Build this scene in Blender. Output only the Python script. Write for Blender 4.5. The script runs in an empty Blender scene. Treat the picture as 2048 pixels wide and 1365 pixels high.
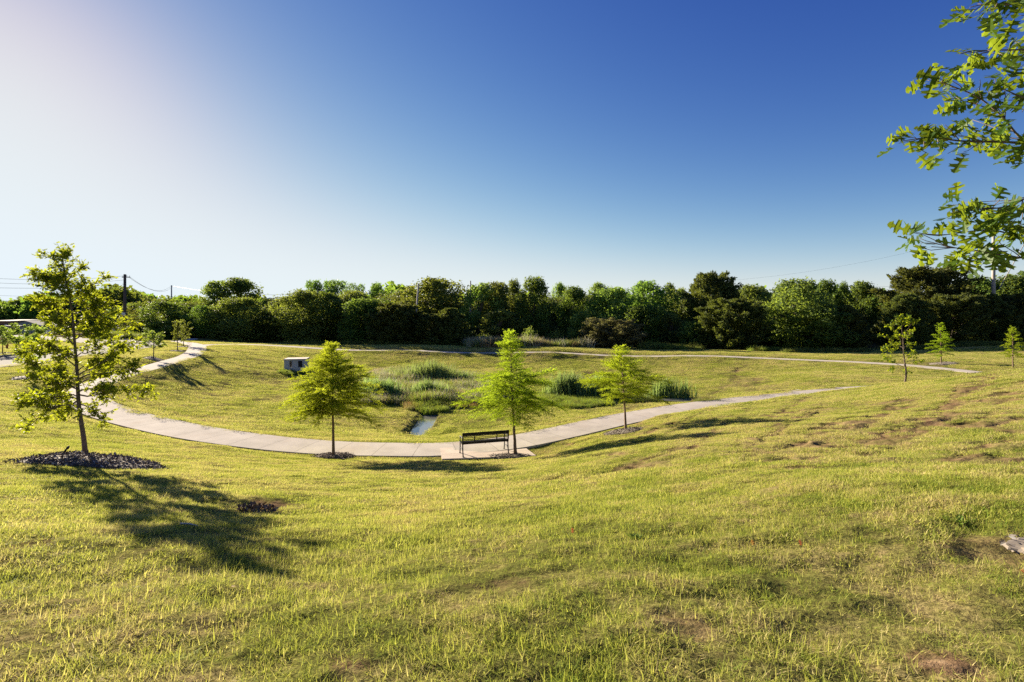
import bpy, math, random
import numpy as np
from mathutils import Vector, Matrix, Euler

C = bpy.context.scene.collection
scene = bpy.context.scene
F, H0 = 1000.0, 635.0          # focal length and eye level in photo pixels (2048 wide)
R = math.radians
rs = np.random.RandomState(7)

# ------------------------------------------------------------------ helpers
def tag(o, label=None, cat=None, group=None, kind=None):
    if label: o['label'] = label
    if cat: o['category'] = cat
    if group: o['group'] = group
    if kind: o['kind'] = kind
    return o

def empty(name, loc, label, cat, group=None, rz=0.0):
    o = bpy.data.objects.new(name, None); C.objects.link(o)
    o.location = loc; o.rotation_euler = (0, 0, rz); o.empty_display_size = .3
    return tag(o, label, cat, group)

def mesh_np(name, verts, faces_flat, counts, mat=None, smooth=False):
    me = bpy.data.meshes.new(name)
    verts = np.asarray(verts, dtype=np.float32); faces_flat = np.asarray(faces_flat, dtype=np.int32)
    counts = np.asarray(counts, dtype=np.int32)
    me.vertices.add(len(verts)); me.vertices.foreach_set('co', verts.ravel())
    me.loops.add(len(faces_flat)); me.loops.foreach_set('vertex_index', faces_flat)
    me.polygons.add(len(counts))
    starts = np.concatenate(([0], np.cumsum(counts)[:-1])).astype(np.int32)
    me.polygons.foreach_set('loop_start', starts)
    me.polygons.foreach_set('loop_total', counts)
    me.polygons.foreach_set('use_smooth', np.full(len(counts), smooth, dtype=bool))
    me.update(calc_edges=True)
    if mat: me.materials.append(mat)
    return me

def add_obj(name, me, parent=None, loc=None):
    o = bpy.data.objects.new(name, me); C.objects.link(o)
    if parent: o.parent = parent
    if loc is not None: o.location = loc
    return o

class MB:
    """collects boxes, tubes and sheets into one mesh"""
    def __init__(s): s.v = []; s.f = []; s.n = 0
    def add(s, verts, faces):
        verts = np.asarray(verts, dtype=float)
        s.v.append(verts); s.f += [[i + s.n for i in f] for f in faces]; s.n += len(verts); return s
    def box(s, c, size, rot=None, bev=0.0):
        hx, hy, hz = [d / 2 for d in size]
        b = min(bev, hx * .9, hy * .9, hz * .9)
        if b <= 0:
            v = [(x, y, z) for x in (-hx, hx) for y in (-hy, hy) for z in (-hz, hz)]
            f = [(0,1,3,2),(4,6,7,5),(0,4,5,1),(2,3,7,6),(0,2,6,4),(1,5,7,3)]
            v = np.array(v)
        else:
            bm = bmesh_box(hx, hy, hz, b); v, f = bm
        if rot is not None: v = v @ np.array(rot.to_3x3()).T
        s.add(v + np.array(c), f); return s
    def tube(s, pts, radii, n=8, cap=True):
        v, f = tube_arrays(pts, radii, n, cap); s.add(v, f); return s
    def build(s, name, mat, parent=None, smooth=False, loc=None):
        v = np.concatenate(s.v)
        flat = [i for f in s.f for i in f]
        me = mesh_np(name, v, flat, [len(f) for f in s.f], mat, smooth)
        return add_obj(name, me, parent, loc)

def bmesh_box(hx, hy, hz, b):
    import bmesh
    bm = bmesh.new(); bmesh.ops.create_cube(bm, size=2)
    for v in bm.verts: v.co = Vector((v.co.x*hx, v.co.y*hy, v.co.z*hz))
    bmesh.ops.bevel(bm, geom=bm.edges[:], offset=b, segments=1, affect='EDGES')
    bm.verts.index_update()
    v = np.array([q.co[:] for q in bm.verts]); f = [[q.index for q in p.verts] for p in bm.faces]
    bm.free(); return v, f

def tube_arrays(pts, radii, n=8, cap=True):
    pts = np.asarray(pts, dtype=float); m = len(pts)
    radii = np.broadcast_to(np.asarray(radii, dtype=float), (m,))
    t = np.gradient(pts, axis=0); t /= np.linalg.norm(t, axis=1)[:, None] + 1e-9
    up = np.array([0, 0, 1.0]) if abs(t[0][2]) < .9 else np.array([1.0, 0, 0])
    verts = []
    a = np.cross(up, t[0]); a /= np.linalg.norm(a)
    for i in range(m):
        a = a - t[i] * np.dot(a, t[i]); a /= np.linalg.norm(a) + 1e-9
        b = np.cross(t[i], a)
        ang = np.arange(n) * 2 * math.pi / n
        verts.append(pts[i] + radii[i] * (np.cos(ang)[:, None] * a + np.sin(ang)[:, None] * b))
    v = np.concatenate(verts); f = []
    for i in range(m - 1):
        for k in range(n):
            k2 = (k + 1) % n
            f.append((i*n + k, i*n + k2, (i+1)*n + k2, (i+1)*n + k))
    if cap:
        f.append(tuple(range(n))[::-1]); f.append(tuple((m-1)*n + k for k in range(n)))
    return v, f

def hash2(ix, iy, seed):
    h = (ix.astype(np.int64) * 374761393 + iy.astype(np.int64) * 668265263 + seed * 1442695041) & 0xffffffff
    h = ((h ^ (h >> 13)) * 1274126177) & 0xffffffff
    return ((h ^ (h >> 16)) & 0xffff) / 65535.0

def noise2(x, y, seed=0):
    ix = np.floor(x); iy = np.floor(y); fx = x - ix; fy = y - iy
    fx = fx*fx*(3-2*fx); fy = fy*fy*(3-2*fy)
    a = hash2(ix, iy, seed); b = hash2(ix+1, iy, seed); c = hash2(ix, iy+1, seed); d = hash2(ix+1, iy+1, seed)
    return (a*(1-fx)+b*fx)*(1-fy) + (c*(1-fx)+d*fx)*fy - .5

def smooth01(a, b, x):
    t = np.clip((x - a) / (b - a), 0, 1); return t*t*(3-2*t)

def resample(pts, step):
    """Catmull-Rom through the points, then even spacing"""
    p = np.asarray(pts, dtype=float)
    p = np.concatenate(([2*p[0]-p[1]], p, [2*p[-1]-p[-2]])); out = []
    for i in range(1, len(p) - 2):
        for t in np.linspace(0, 1, 24, endpoint=False):
            out.append(.5*((2*p[i]) + (-p[i-1]+p[i+1])*t + (2*p[i-1]-5*p[i]+4*p[i+1]-p[i+2])*t*t + (-p[i-1]+3*p[i]-3*p[i+1]+p[i+2])*t**3))
    out.append(p[-2]); out = np.array(out)
    d = np.concatenate(([0], np.cumsum(np.linalg.norm(np.diff(out, axis=0), axis=1))))
    s = np.linspace(0, d[-1], max(2, int(d[-1] / step)))
    return np.stack([np.interp(s, d, out[:, k]) for k in range(p.shape[1])], axis=1)

def poly_dist(x, y, line):
    """distance of points to a polyline, and the line's z at the nearest place"""
    best = np.full(x.shape, 1e9); bz = np.zeros(x.shape)
    for a, b in zip(line[:-1], line[1:]):
        dx, dy = b[0]-a[0], b[1]-a[1]; L = dx*dx + dy*dy + 1e-12
        t = np.clip(((x-a[0])*dx + (y-a[1])*dy) / L, 0, 1)
        d = np.hypot(x - a[0] - t*dx, y - a[1] - t*dy)
        m = d < best; best[m] = d[m]
        if len(a) > 2: bz[m] = (a[2] + t*(b[2]-a[2]))[m]
    return best, bz

# ------------------------------------------------------------------ the lie of the land
def P(px, py, Y): return ((px - 1024) / F * Y, Y, -(py - H0) / F * Y)

RING = [P(1690,780,34.5), P(1600,788.5,32.3), P(1500,799,30.2), P(1380,813.5,27.8), P(1250,836,25.0), P(1130,862,22.4),
        P(1020,884,20.8), P(880,897,19.9), P(760,898,19.9), P(667,895,20.05), P(540,885,20.6), P(400,866,21.8), P(300,846,23.4),
        P(225,826,25.2), P(180,806,27.3), P(172,788,29.8), P(190,770,33), P(235,753,36.8), P(300,735,42), P(350,720,47.5),
        P(386,707,54), P(394,697.5,60.5), P(393,691.5,67), P(378,687,74), P(352,682.5,81), (-58,90,-3.8), (-75,101,-3.8)]
FAR = [P(396,691.5,66.5), P(420,689.5,70.5), P(480,689.5,74), P(560,692,74.5), P(700,697,73), P(830,700.5,73), P(950,702,72.5), P(1100,704,71), P(1250,708,68.5),
       P(1400,711.5,65.5), P(1536,716,62), P(1680,723,57.5), P(1820,733,52), P(1955,745.5,46), (42.3,41.5,-5.02), (38,37.5,-4.98),
       (30,36,-4.97), P(1690,780,34.5)]
ROAD = [(-36,-40,-3.7), (-38,-10,-3.75), (-40,10,-3.8), (-42.5,28,-3.8), (-45,43,-3.8), (-47.3,55,-3.8), (-51.5,66,-3.8), (-61,77,-3.8), (-80,90,-3.8), (-105,103,-3.8), (-140,118,-3.8)]
SPUR = [P(1540,789.5,34.2), P(1575,786,35.2), P(1606,782,36.4)]

CTRL = [P(1024,1365,2.33), P(0,1365,2.4), P(2048,1365,2.3), (0,-3,-1.45), (-6,-3,-1.6), (6,-3,-1.3), (0,-18,-1.0), (-20,-18,-2.2), (22,-18,-.8),
  P(1024,1100,4.3), P(1024,1000,7.7), P(1024,960,10.8), P(1024,932,15.0), P(1024,908,19.2),
  P(667,1150,4.1), P(667,1000,8.2), P(667,942,14.6), P(667,915,18.6), P(860,932,15.6),
  P(172,917,12), P(100,1000,7), P(200,1150,3.9), P(0,930,10.5), P(0,850,17), P(0,800,23.5), P(0,762,32), P(54,756,33), P(420,900,17.5), P(300,880,18.5),
  P(307,719,46.4), P(354,703,56.6), P(366,694,65), P(8,707,52.8), (-40,46,-3.85), (-43,60,-3.83),
  P(2048,1000,4.7), P(2048,850,10), P(2048,780,16.5), P(2048,737,24), P(1950,750,25), P(1810,766,28), P(1690,784,28.6), P(1750,900,9.3), P(1750,1000,5), P(1750,825,17.2),
  P(1500,1000,5.4), P(1500,900,10.2), P(1500,850,15.5), P(1500,818,23.5), P(1250,1000,6.5), P(1250,900,13.3), P(1250,861,20.6), P(1380,835,21),
  (30,32.5,-4.4), (25.5,33,-4.7), (36,30,-3.4), (60,30,-3.2), (40,14,-1.9), (34,4,-1.5), (26,-6,-1.2),
  P(858,868,26.6), P(858,832,32), P(800,872,24.6), P(700,850,27.4), P(500,830,29), P(400,790,36), P(500,760,46), P(593,741,53), P(430,722,52), P(650,722,64),
  P(860,762,51), P(860,744,60), P(860,717,69), P(700,742,58), P(700,790,40), P(860,800,39.5), P(1150,800,40), P(1150,850,26.5), P(1100,764,51), P(1100,744,59), P(1100,722,67),
  P(1340,802,39.5), P(1340,764,50), P(1340,732,61), P(1500,760,47), P(1500,787,38), P(1420,799,38.5), P(1650,757,42), P(1536,740,54), P(1700,752,43), P(1575,786,36), P(1300,822,30),
  P(700,689,92), P(480,684.5,92), P(300,683,88), P(950,692,90), P(1250,698,84), P(1500,701,80), P(1700,704,75), P(1740,694,85), P(1900,690,76), P(2048,688,76), P(1880,725,53), P(2025,735,47.5), (62,44,-4.3),
  (-100,140,-3.8), (-140,150,-3.8), (-60,130,-3.8), (-90,60,-3.7), (-120,90,-3.8), (-80,20,-3.6), (-60,-10,-3.6), (0,130,-5.0), (60,115,-4.7), (120,110,-4.2), (100,60,-4), (90,20,-3)]
CTRL += [p for p in RING] + [p for p in FAR[1:-1:2]] + [ROAD[i] for i in range(0, len(ROAD), 2)]
CTRL = np.array(CTRL)

def _tps(ctrl, lam=.04):
    n = len(ctrl); S = 30.0
    xy = ctrl[:, :2] / S
    d = np.linalg.norm(xy[:, None] - xy[None], axis=2)
    K = np.where(d > 0, d*d*np.log(d + 1e-12), 0) + lam * .05 * np.eye(n)
    Pm = np.concatenate([np.ones((n, 1)), xy], axis=1)
    A = np.zeros((n+3, n+3)); A[:n, :n] = K; A[:n, n:] = Pm; A[n:, :n] = Pm.T
    w = np.linalg.solve(A, np.concatenate([ctrl[:, 2], np.zeros(3)]))
    def f(x, y):
        x = np.asarray(x, dtype=float) / S; y = np.asarray(y, dtype=float) / S
        out = w[n] + w[n+1]*x + w[n+2]*y
        for i in range(n):
            r2 = (x - xy[i, 0])**2 + (y - xy[i, 1])**2
            out = out + w[i] * .5 * r2 * np.log(r2 + 1e-12)
        return out
    return f
_base = _tps(CTRL, .02)

ring_l = resample(RING, .5); far_l = resample(FAR, .7); road_l = resample(ROAD, 1.2); spur_l = resample(SPUR, .5)
for L in (ring_l, far_l):                                        # paths lie on the land
    z = _base(L[:, 0], L[:, 1]); k = np.ones(9)/9
    L[:, 2] = np.convolve(np.pad(z, 4, mode='edge'), k, mode='valid')
spur_l[:, 2] = _base(spur_l[:, 0], spur_l[:, 1])
road_l[:, 2] = -3.82
W_RING, W_FAR, W_ROAD = 1.95, 2.1, 8.0
PAD = [P(880,893,20.0), P(884,921,18.45), P(1072,911,18.9), P(1046,890,20.3)]       # bench pad corners
PADZ = -5.235
DX0, DX1, DY0, DY1 = -5.72, -4.52, 25.4, 33.0                                        # the water channel
WATER_Z = -6.52

def inside_quad(x, y, q):
    m = np.ones(x.shape, bool)
    for a, b in zip(q, q[1:] + q[:1]):
        m &= ((b[0]-a[0])*(y-a[1]) - (b[1]-a[1])*(x-a[0])) >= 0
    return m
def pad_mask(x, y):
    q = PAD if ((PAD[1][0]-PAD[0][0])*(PAD[2][1]-PAD[0][1]) - (PAD[1][1]-PAD[0][1])*(PAD[2][0]-PAD[0][0])) > 0 else PAD[::-1]
    return inside_quad(x, y, q)
def in_box(x, y, x0, x1, y0, y1, e=0): return (x > x0-e) & (x < x1+e) & (y > y0-e) & (y < y1+e)
def channel_x(y): return DX0 + (y - DY0) * -.045     # slight skew along the sight line

def land(x, y, relief=True):
    x = np.asarray(x, dtype=float); y = np.asarray(y, dtype=float)
    shp = x.shape; x = x.ravel(); y = y.ravel()
    z = _base(x, y)
    r = np.hypot(x, y)
    t = smooth01(105, 190, np.hypot(x, y - 20)); z = z*(1-t) + -4.0*t
    z = np.clip(z, -7.4, 3)
    if relief:
        a = np.clip(1.2 - r/140, .25, 1)
        z = z + a * (.10*noise2(x*.45, y*.6, 1) + .05*noise2(x*1.3, y*1.6, 2) + .052*noise2(x*2.4, y*4.4, 3) + .028*noise2(x*7, y*10, 4))
        z = z + .075*noise2(x*.25 + 3*noise2(x*.06, y*.06, 9), y*1.5 + 2.5*noise2(x*.05, y*.05, 12), 5)*smooth01(14, 30, y)   # mowing ridges along the banks
    for L, w in ((ring_l, W_RING), (far_l, W_FAR)):
        lo = L[:, :2].min(0) - 4; hi = L[:, :2].max(0) + 4
        m = (x > lo[0]) & (x < hi[0]) & (y > lo[1]) & (y < hi[1])
        if m.any():
            d, bz = poly_dist(x[m], y[m], L[::2] if len(L) % 2 else np.concatenate([L[::2], L[-1:]]))
            k = 1 - smooth01(w/2 + .05, w/2 + 1.3, d)
            z[m] = z[m]*(1-k) + (bz - .03)*k
    d, bz = poly_dist(x, y, road_l)
    k = 1 - smooth01(W_ROAD/2 + .4, W_ROAD/2 + 3.5, d); z = z*(1-k) + (bz + .06)*k
    k = 1 - smooth01(W_ROAD/2 - .1, W_ROAD/2 + .12, d); z = z - .2*k
    pc = np.mean(np.array(PAD), axis=0); dd = np.hypot((x-pc[0])/2.6, (y-pc[1])/1.7)
    k = 1 - smooth01(.8, 1.5, dd); z = z*(1-k) + (PADZ - .035)*k
    cx = channel_x(y); half = .58
    dxc = np.abs(x - cx - .6)
    k = (1 - smooth01(half - .05, half + .1, dxc)) * smooth01(DY0 - .15, DY0, y) * (1 - smooth01(DY1, DY1 + .8, y))
    z = z*(1-k) + (WATER_Z - .12 + np.clip(DY0 + 2.2 - y, 0, 3)*.10)*k
    return z.reshape(shp)
def land1(x, y): return float(land(np.array([x]), np.array([y]))[0])
def on_land(px, py=None, Y=None):
    """the place on the ground that shows at a pixel, or under a pixel column at depth Y"""
    if Y is not None:
        x = (px - 1024)/F*Y; return Vector((x, Y, land1(x, Y)))
    ys = np.geomspace(1.8, 200, 1600); xs = (px - 1024)/F*ys; zs = -(py - H0)/F*ys
    g = land(xs, ys); i = int(np.argmax(g > zs)); return Vector((xs[i], ys[i], g[i]))

# sunlight: low, ahead of the camera and beyond the edge of the frame
SUN_AZ, SUN_EL = R(48), R(17.5)
SUNDIR = Vector((-math.sin(SUN_AZ)*math.cos(SUN_EL), math.cos(SUN_AZ)*math.cos(SUN_EL), math.sin(SUN_EL)))
# ------------------------------------------------------------------ materials
def new_mat(name):
    m = bpy.data.materials.new(name); m.use_nodes = True
    nt = m.node_tree; nt.nodes.clear()
    out = nt.nodes.new('ShaderNodeOutputMaterial')
    return m, nt, out
def N(nt, typ, **kw):
    n = nt.nodes.new(typ)
    for k, v in kw.items():
        if k in n.inputs: n.inputs[k].default_value = v
        else: setattr(n, k, v)
    return n
def ramp(nt, fac, stops):
    r = nt.nodes.new('ShaderNodeValToRGB')
    els = r.color_ramp.elements
    while len(els) < len(stops): els.new(.5)
    for e, (p, c) in zip(els, stops): e.position = p; e.color = (*c, 1) if len(c) == 3 else c
    nt.links.new(fac, r.inputs[0]); return r.outputs[0]
def mixc(nt, fac, a, b, mode='MIX'):
    m = nt.nodes.new('ShaderNodeMix'); m.data_type = 'RGBA'; m.blend_type = mode
    for s, v in ((m.inputs['Factor'], fac), (m.inputs['A'], a), (m.inputs['B'], b)):
        if hasattr(v, 'node'): nt.links.new(v, s)
        elif isinstance(v, (int, float)): s.default_value = v
        else: s.default_value = (*v, 1)
    # Mix has several A/B sockets; use the colour ones
    return m
def mix_rgb(nt, fac, a, b, mode='MIX'):
    m = nt.nodes.new('ShaderNodeMixRGB'); m.blend_type = mode
    for s, v in ((m.inputs[0], fac), (m.inputs[1], a), (m.inputs[2], b)):
        if isinstance(v, bpy.types.NodeSocket): nt.links.new(v, s)
        elif isinstance(v, (int, float)): s.default_value = v
        else: s.default_value = (*v, 1)
    return m.outputs[0]
def noise(nt, scale, detail=3, rough=.55, vec=None, dist=0.0):
    n = N(nt, 'ShaderNodeTexNoise'); n.inputs['Scale'].default_value = scale
    n.inputs['Detail'].default_value = detail; n.inputs['Roughness'].default_value = rough; n.inputs['Distortion'].default_value = dist
    if vec is not None: nt.links.new(vec, n.inputs['Vector'])
    return n.outputs['Fac']
def math_n(nt, op, a, b=None):
    n = nt.nodes.new('ShaderNodeMath'); n.operation = op
    for s, v in zip(n.inputs, (a, b)):
        if v is None: continue
        if isinstance(v, bpy.types.NodeSocket): nt.links.new(v, s)
        else: s.default_value = v
    return n.outputs[0]
def world_pos(nt, scale=(1, 1, 1)):
    g = nt.nodes.new('ShaderNodeNewGeometry'); mp = nt.nodes.new('ShaderNodeMapping')
    mp.inputs['Scale'].default_value = scale
    nt.links.new(g.outputs['Position'], mp.inputs['Vector']); return mp.outputs[0]
def island(nt):
    g = nt.nodes.new('ShaderNodeNewGeometry'); return g.outputs['Random Per Island']
def obj_rand(nt):
    g = nt.nodes.new('ShaderNodeObjectInfo'); return g.outputs['Random']

def leaf_mat(name, dark, light, trans, tfac=.42, rough=.6, spec=.15, objvar=.25, patch=1.2):
    m, nt, out = new_mat(name)
    col = ramp(nt, island(nt), [(0, dark), (1, light)])
    v = math_n(nt, 'MULTIPLY_ADD', obj_rand(nt)); nt.nodes[-1].inputs[1].default_value = objvar; nt.nodes[-1].inputs[2].default_value = 1 - objvar/2
    tex = nt.nodes.new('ShaderNodeTexCoord')
    pn = noise(nt, patch, 2, .5, world_pos(nt))
    pv = nt.nodes.new('ShaderNodeMapRange'); nt.links.new(pn, pv.inputs[0]); pv.inputs['From Min'].default_value = .3; pv.inputs['From Max'].default_value = .7
    pv.inputs['To Min'].default_value = .8; pv.inputs['To Max'].default_value = 1.2
    vv = math_n(nt, 'MULTIPLY', v, pv.outputs[0])
    hs = nt.nodes.new('ShaderNodeHueSaturation'); nt.links.new(col, hs.inputs['Color']); nt.links.new(vv, hs.inputs['Value'])
    hue = nt.nodes.new('ShaderNodeMapRange'); nt.links.new(obj_rand(nt), hue.inputs[0]); hue.inputs['To Min'].default_value = .478; hue.inputs['To Max'].default_value = .520
    nt.links.new(hue.outputs[0], hs.inputs['Hue'])
    b = N(nt, 'ShaderNodeBsdfPrincipled'); b.inputs['Roughness'].default_value = rough; b.inputs['Specular IOR Level'].default_value = spec
    nt.links.new(hs.outputs[0], b.inputs['Base Color'])
    t = nt.nodes.new('ShaderNodeBsdfTranslucent')
    tc = mix_rgb(nt, 1.0, trans, hs.outputs[0], 'MIX'); nt.nodes[-1].inputs[0].default_value = .25
    hs2 = nt.nodes.new('ShaderNodeHueSaturation'); nt.links.new(tc, hs2.inputs['Color']); nt.links.new(vv, hs2.inputs['Value']); nt.links.new(hue.outputs[0], hs2.inputs['Hue'])
    nt.links.new(hs2.outputs[0], t.inputs[0])
    mx = nt.nodes.new('ShaderNodeMixShader'); mx.inputs[0].default_value = tfac
    nt.links.new(b.outputs[0], mx.inputs[1]); nt.links.new(t.outputs[0], mx.inputs[2])
    nt.links.new(mx.outputs[0], out.inputs[0]); return m

def plain_mat(name, col, rough=.7, metal=0.0, var=.25, scale=6.0, spec=.4, bump=0.0, bscale=40.0):
    m, nt, out = new_mat(name)
    tc = nt.nodes.new('ShaderNodeTexCoord')
    f = noise(nt, scale, 5, .6, tc.outputs['Object'])
    lo = tuple(c*(1-var) for c in col); hi = tuple(min(1, c*(1+var)) for c in col)
    c = ramp(nt, f, [(.3, lo), (.7, hi)])
    b = N(nt, 'ShaderNodeBsdfPrincipled'); b.inputs['Roughness'].default_value = rough; b.inputs['Metallic'].default_value = metal
    b.inputs['Specular IOR Level'].default_value = spec
    nt.links.new(c, b.inputs['Base Color'])
    if bump:
        bp = nt.nodes.new('ShaderNodeBump'); bp.inputs['Strength'].default_value = bump; bp.inputs['Distance'].default_value = .02
        nt.links.new(noise(nt, bscale, 4, .6, tc.outputs['Object']), bp.inputs['Height']); nt.links.new(bp.outputs[0], b.inputs['Normal'])
    nt.links.new(b.outputs[0], out.inputs[0]); return m

def patch_fac(nt):
    """how dry the turf is at a place: shared by the soil sheet and the blades on it"""
    a = noise(nt, .22, 4, .6, world_pos(nt)); b = noise(nt, 1.3, 4, .65, world_pos(nt, (.8, 1.25, 1))); c = noise(nt, 5.5, 3, .6, world_pos(nt))
    s = math_n(nt, 'MULTIPLY', a, .75); s = math_n(nt, 'ADD', s, math_n(nt, 'MULTIPLY', b, .85)); s = math_n(nt, 'ADD', s, math_n(nt, 'MULTIPLY', c, .5))
    s = math_n(nt, 'MULTIPLY_ADD', s); nt.nodes[-1].inputs[1].default_value = 1.35; nt.nodes[-1].inputs[2].default_value = -.92        # about 0..1 around .5
    g = nt.nodes.new('ShaderNodeNewGeometry'); sp = nt.nodes.new('ShaderNodeSeparateXYZ'); nt.links.new(g.outputs['Position'], sp.inputs[0])
    mr = nt.nodes.new('ShaderNodeMapRange'); nt.links.new(sp.outputs[2], mr.inputs[0])    # the wet floor of the basin is greener
    mr.inputs['From Min'].default_value = -6.7; mr.inputs['From Max'].default_value = -5.6; mr.inputs['To Min'].default_value = .11; mr.inputs['To Max'].default_value = 0
    return math_n(nt, 'SUBTRACT', s, mr.outputs[0])

def ground_mat():
    m, nt, out = new_mat('turf_soil')
    f = patch_fac(nt)
    col = ramp(nt, f, [(.30, (.12, .13, .030)), (.48, (.195, .180, .055)), (.64, (.25, .205, .085)), (.80, (.30, .225, .11))])
    fine = noise(nt, 30, 4, .7, world_pos(nt))
    col = mix_rgb(nt, ramp(nt, fine, [(.38, (.75,)*3), (.62, (0,)*3)]), col, (.045, .035, .016))
    at = nt.nodes.new('ShaderNodeAttribute'); at.attribute_name = 'bare'
    dn = noise(nt, 2.6, 5, .7, world_pos(nt))
    bare = math_n(nt, 'MULTIPLY', at.outputs['Fac'], ramp(nt, dn, [(.35, (.25,)*3), (.6, (1,)*3)]))
    soil = ramp(nt, noise(nt, 7, 5, .7, world_pos(nt)), [(.3, (.07, .042, .022)), (.55, (.165, .105, .06)), (.75, (.29, .20, .12))])
    col = mix_rgb(nt, bare, col, soil)
    b = N(nt, 'ShaderNodeBsdfPrincipled'); b.inputs['Roughness'].default_value = 1.0; b.inputs['Specular IOR Level'].default_value = 0
    nt.links.new(col, b.inputs['Base Color'])
    bp = nt.nodes.new('ShaderNodeBump'); bp.inputs['Strength'].default_value = .6; bp.inputs['Distance'].default_value = .05
    h = math_n(nt, 'ADD', noise(nt, 9, 5, .7, world_pos(nt)), math_n(nt, 'MULTIPLY', noise(nt, 2.5, 3, .6, world_pos(nt, (.5, 1.4, 1))), 1.5))
    nt.links.new(h, bp.inputs['Height']); nt.links.new(bp.outputs[0], b.inputs['Normal'])
    nt.links.new(b.outputs[0], out.inputs[0]); return m

def blade_mat(name='turf_blades'):
    m, nt, out = new_mat(name)
    f = math_n(nt, 'ADD', patch_fac(nt), math_n(nt, 'MULTIPLY', math_n(nt, 'SUBTRACT', island(nt), .5), .55))
    col = ramp(nt, f, [(.16, (.16, .23, .034)), (.40, (.31, .35, .064)), (.56, (.43, .405, .12)), (.72, (.56, .47, .23)), (.95, (.36, .26, .135))])
    b = N(nt, 'ShaderNodeBsdfPrincipled'); b.inputs['Roughness'].default_value = .7; b.inputs['Specular IOR Level'].default_value = .06
    nt.links.new(col, b.inputs['Base Color'])
    t = nt.nodes.new('ShaderNodeBsdfTranslucent')
    tc = mix_rgb(nt, .35, col, (.68, .66, .085)); nt.links.new(tc, t.inputs[0])
    mx = nt.nodes.new('ShaderNodeMixShader'); mx.inputs[0].default_value = .45
    nt.links.new(b.outputs[0], mx.inputs[1]); nt.links.new(t.outputs[0], mx.inputs[2])
    nt.links.new(mx.outputs[0], out.inputs[0]); return m

def concrete_mat(name, col, joint=1.5, tint=(.45, .32, .22)):
    m, nt, out = new_mat(name)
    uv = nt.nodes.new('ShaderNodeUVMap'); uv.uv_map = 'UVMap'
    sp = nt.nodes.new('ShaderNodeSeparateXYZ'); nt.links.new(uv.outputs[0], sp.inputs[0])
    fr = math_n(nt, 'FRACT', math_n(nt, 'DIVIDE', sp.outputs[0], joint))
    ln = math_n(nt, 'LESS_THAN', math_n(nt, 'ABSOLUTE', math_n(nt, 'SUBTRACT', fr, .5)), .015/joint)
    slab = math_n(nt, 'FLOOR', math_n(nt, 'ADD', math_n(nt, 'DIVIDE', sp.outputs[0], joint), .5))
    wn = nt.nodes.new('ShaderNodeTexWhiteNoise'); wn.noise_dimensions = '1D'; nt.links.new(slab, wn.inputs['W'])
    p = world_pos(nt)
    c = ramp(nt, noise(nt, 1.3, 5, .6, p), [(.3, tuple(k*.84 for k in col)), (.7, tuple(min(1, k*1.1) for k in col))])
    c = mix_rgb(nt, math_n(nt, 'MULTIPLY', wn.outputs[0], .18), c, tuple(k*.55 for k in col))
    st = ramp(nt, noise(nt, .55, 4, .6, p), [(.56, (0,)*3), (.72, (.35,)*3)])
    c = mix_rgb(nt, st, c, tint)
    c = mix_rgb(nt, math_n(nt, 'MULTIPLY', noise(nt, 60, 2, .5, p), .2), c, (.2, .18, .15))
    c = mix_rgb(nt, math_n(nt, 'MULTIPLY', ln, .5), c, (.09, .08, .065))
    b = N(nt, 'ShaderNodeBsdfPrincipled'); b.inputs['Roughness'].default_value = .95; b.inputs['Specular IOR Level'].default_value = .05
    nt.links.new(c, b.inputs['Base Color'])
    bp = nt.nodes.new('ShaderNodeBump'); bp.inputs['Strength'].default_value = .25; bp.inputs['Distance'].default_value = .01
    nt.links.new(noise(nt, 45, 4, .6, p), bp.inputs['Height']); nt.links.new(bp.outputs[0], b.inputs['Normal'])
    nt.links.new(b.outputs[0], out.inputs[0]); return m

def water_mat():
    m, nt, out = new_mat('still_water')
    b = N(nt, 'ShaderNodeBsdfPrincipled'); b.inputs['Base Color'].default_value = (.16, .16, .14, 1); b.inputs['Roughness'].default_value = .03
    b.inputs['Specular IOR Level'].default_value = .9; b.inputs['IOR'].default_value = 1.6
    bp = nt.nodes.new('ShaderNodeBump'); bp.inputs['Strength'].default_value = .05; bp.inputs['Distance'].default_value = .02
    nt.links.new(noise(nt, 5, 3, .6, world_pos(nt)), bp.inputs['Height']); nt.links.new(bp.outputs[0], b.inputs['Normal'])
    nt.links.new(b.outputs[0], out.inputs[0]); return m

def chips_mat(name, stops):
    m, nt, out = new_mat(name)
    c = ramp(nt, island(nt), stops)
    b = N(nt, 'ShaderNodeBsdfPrincipled'); b.inputs['Roughness'].default_value = .85; b.inputs['Specular IOR Level'].default_value = .2
    nt.links.new(c, b.inputs['Base Color']); nt.links.new(b.outputs[0], out.inputs[0]); return m

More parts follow.
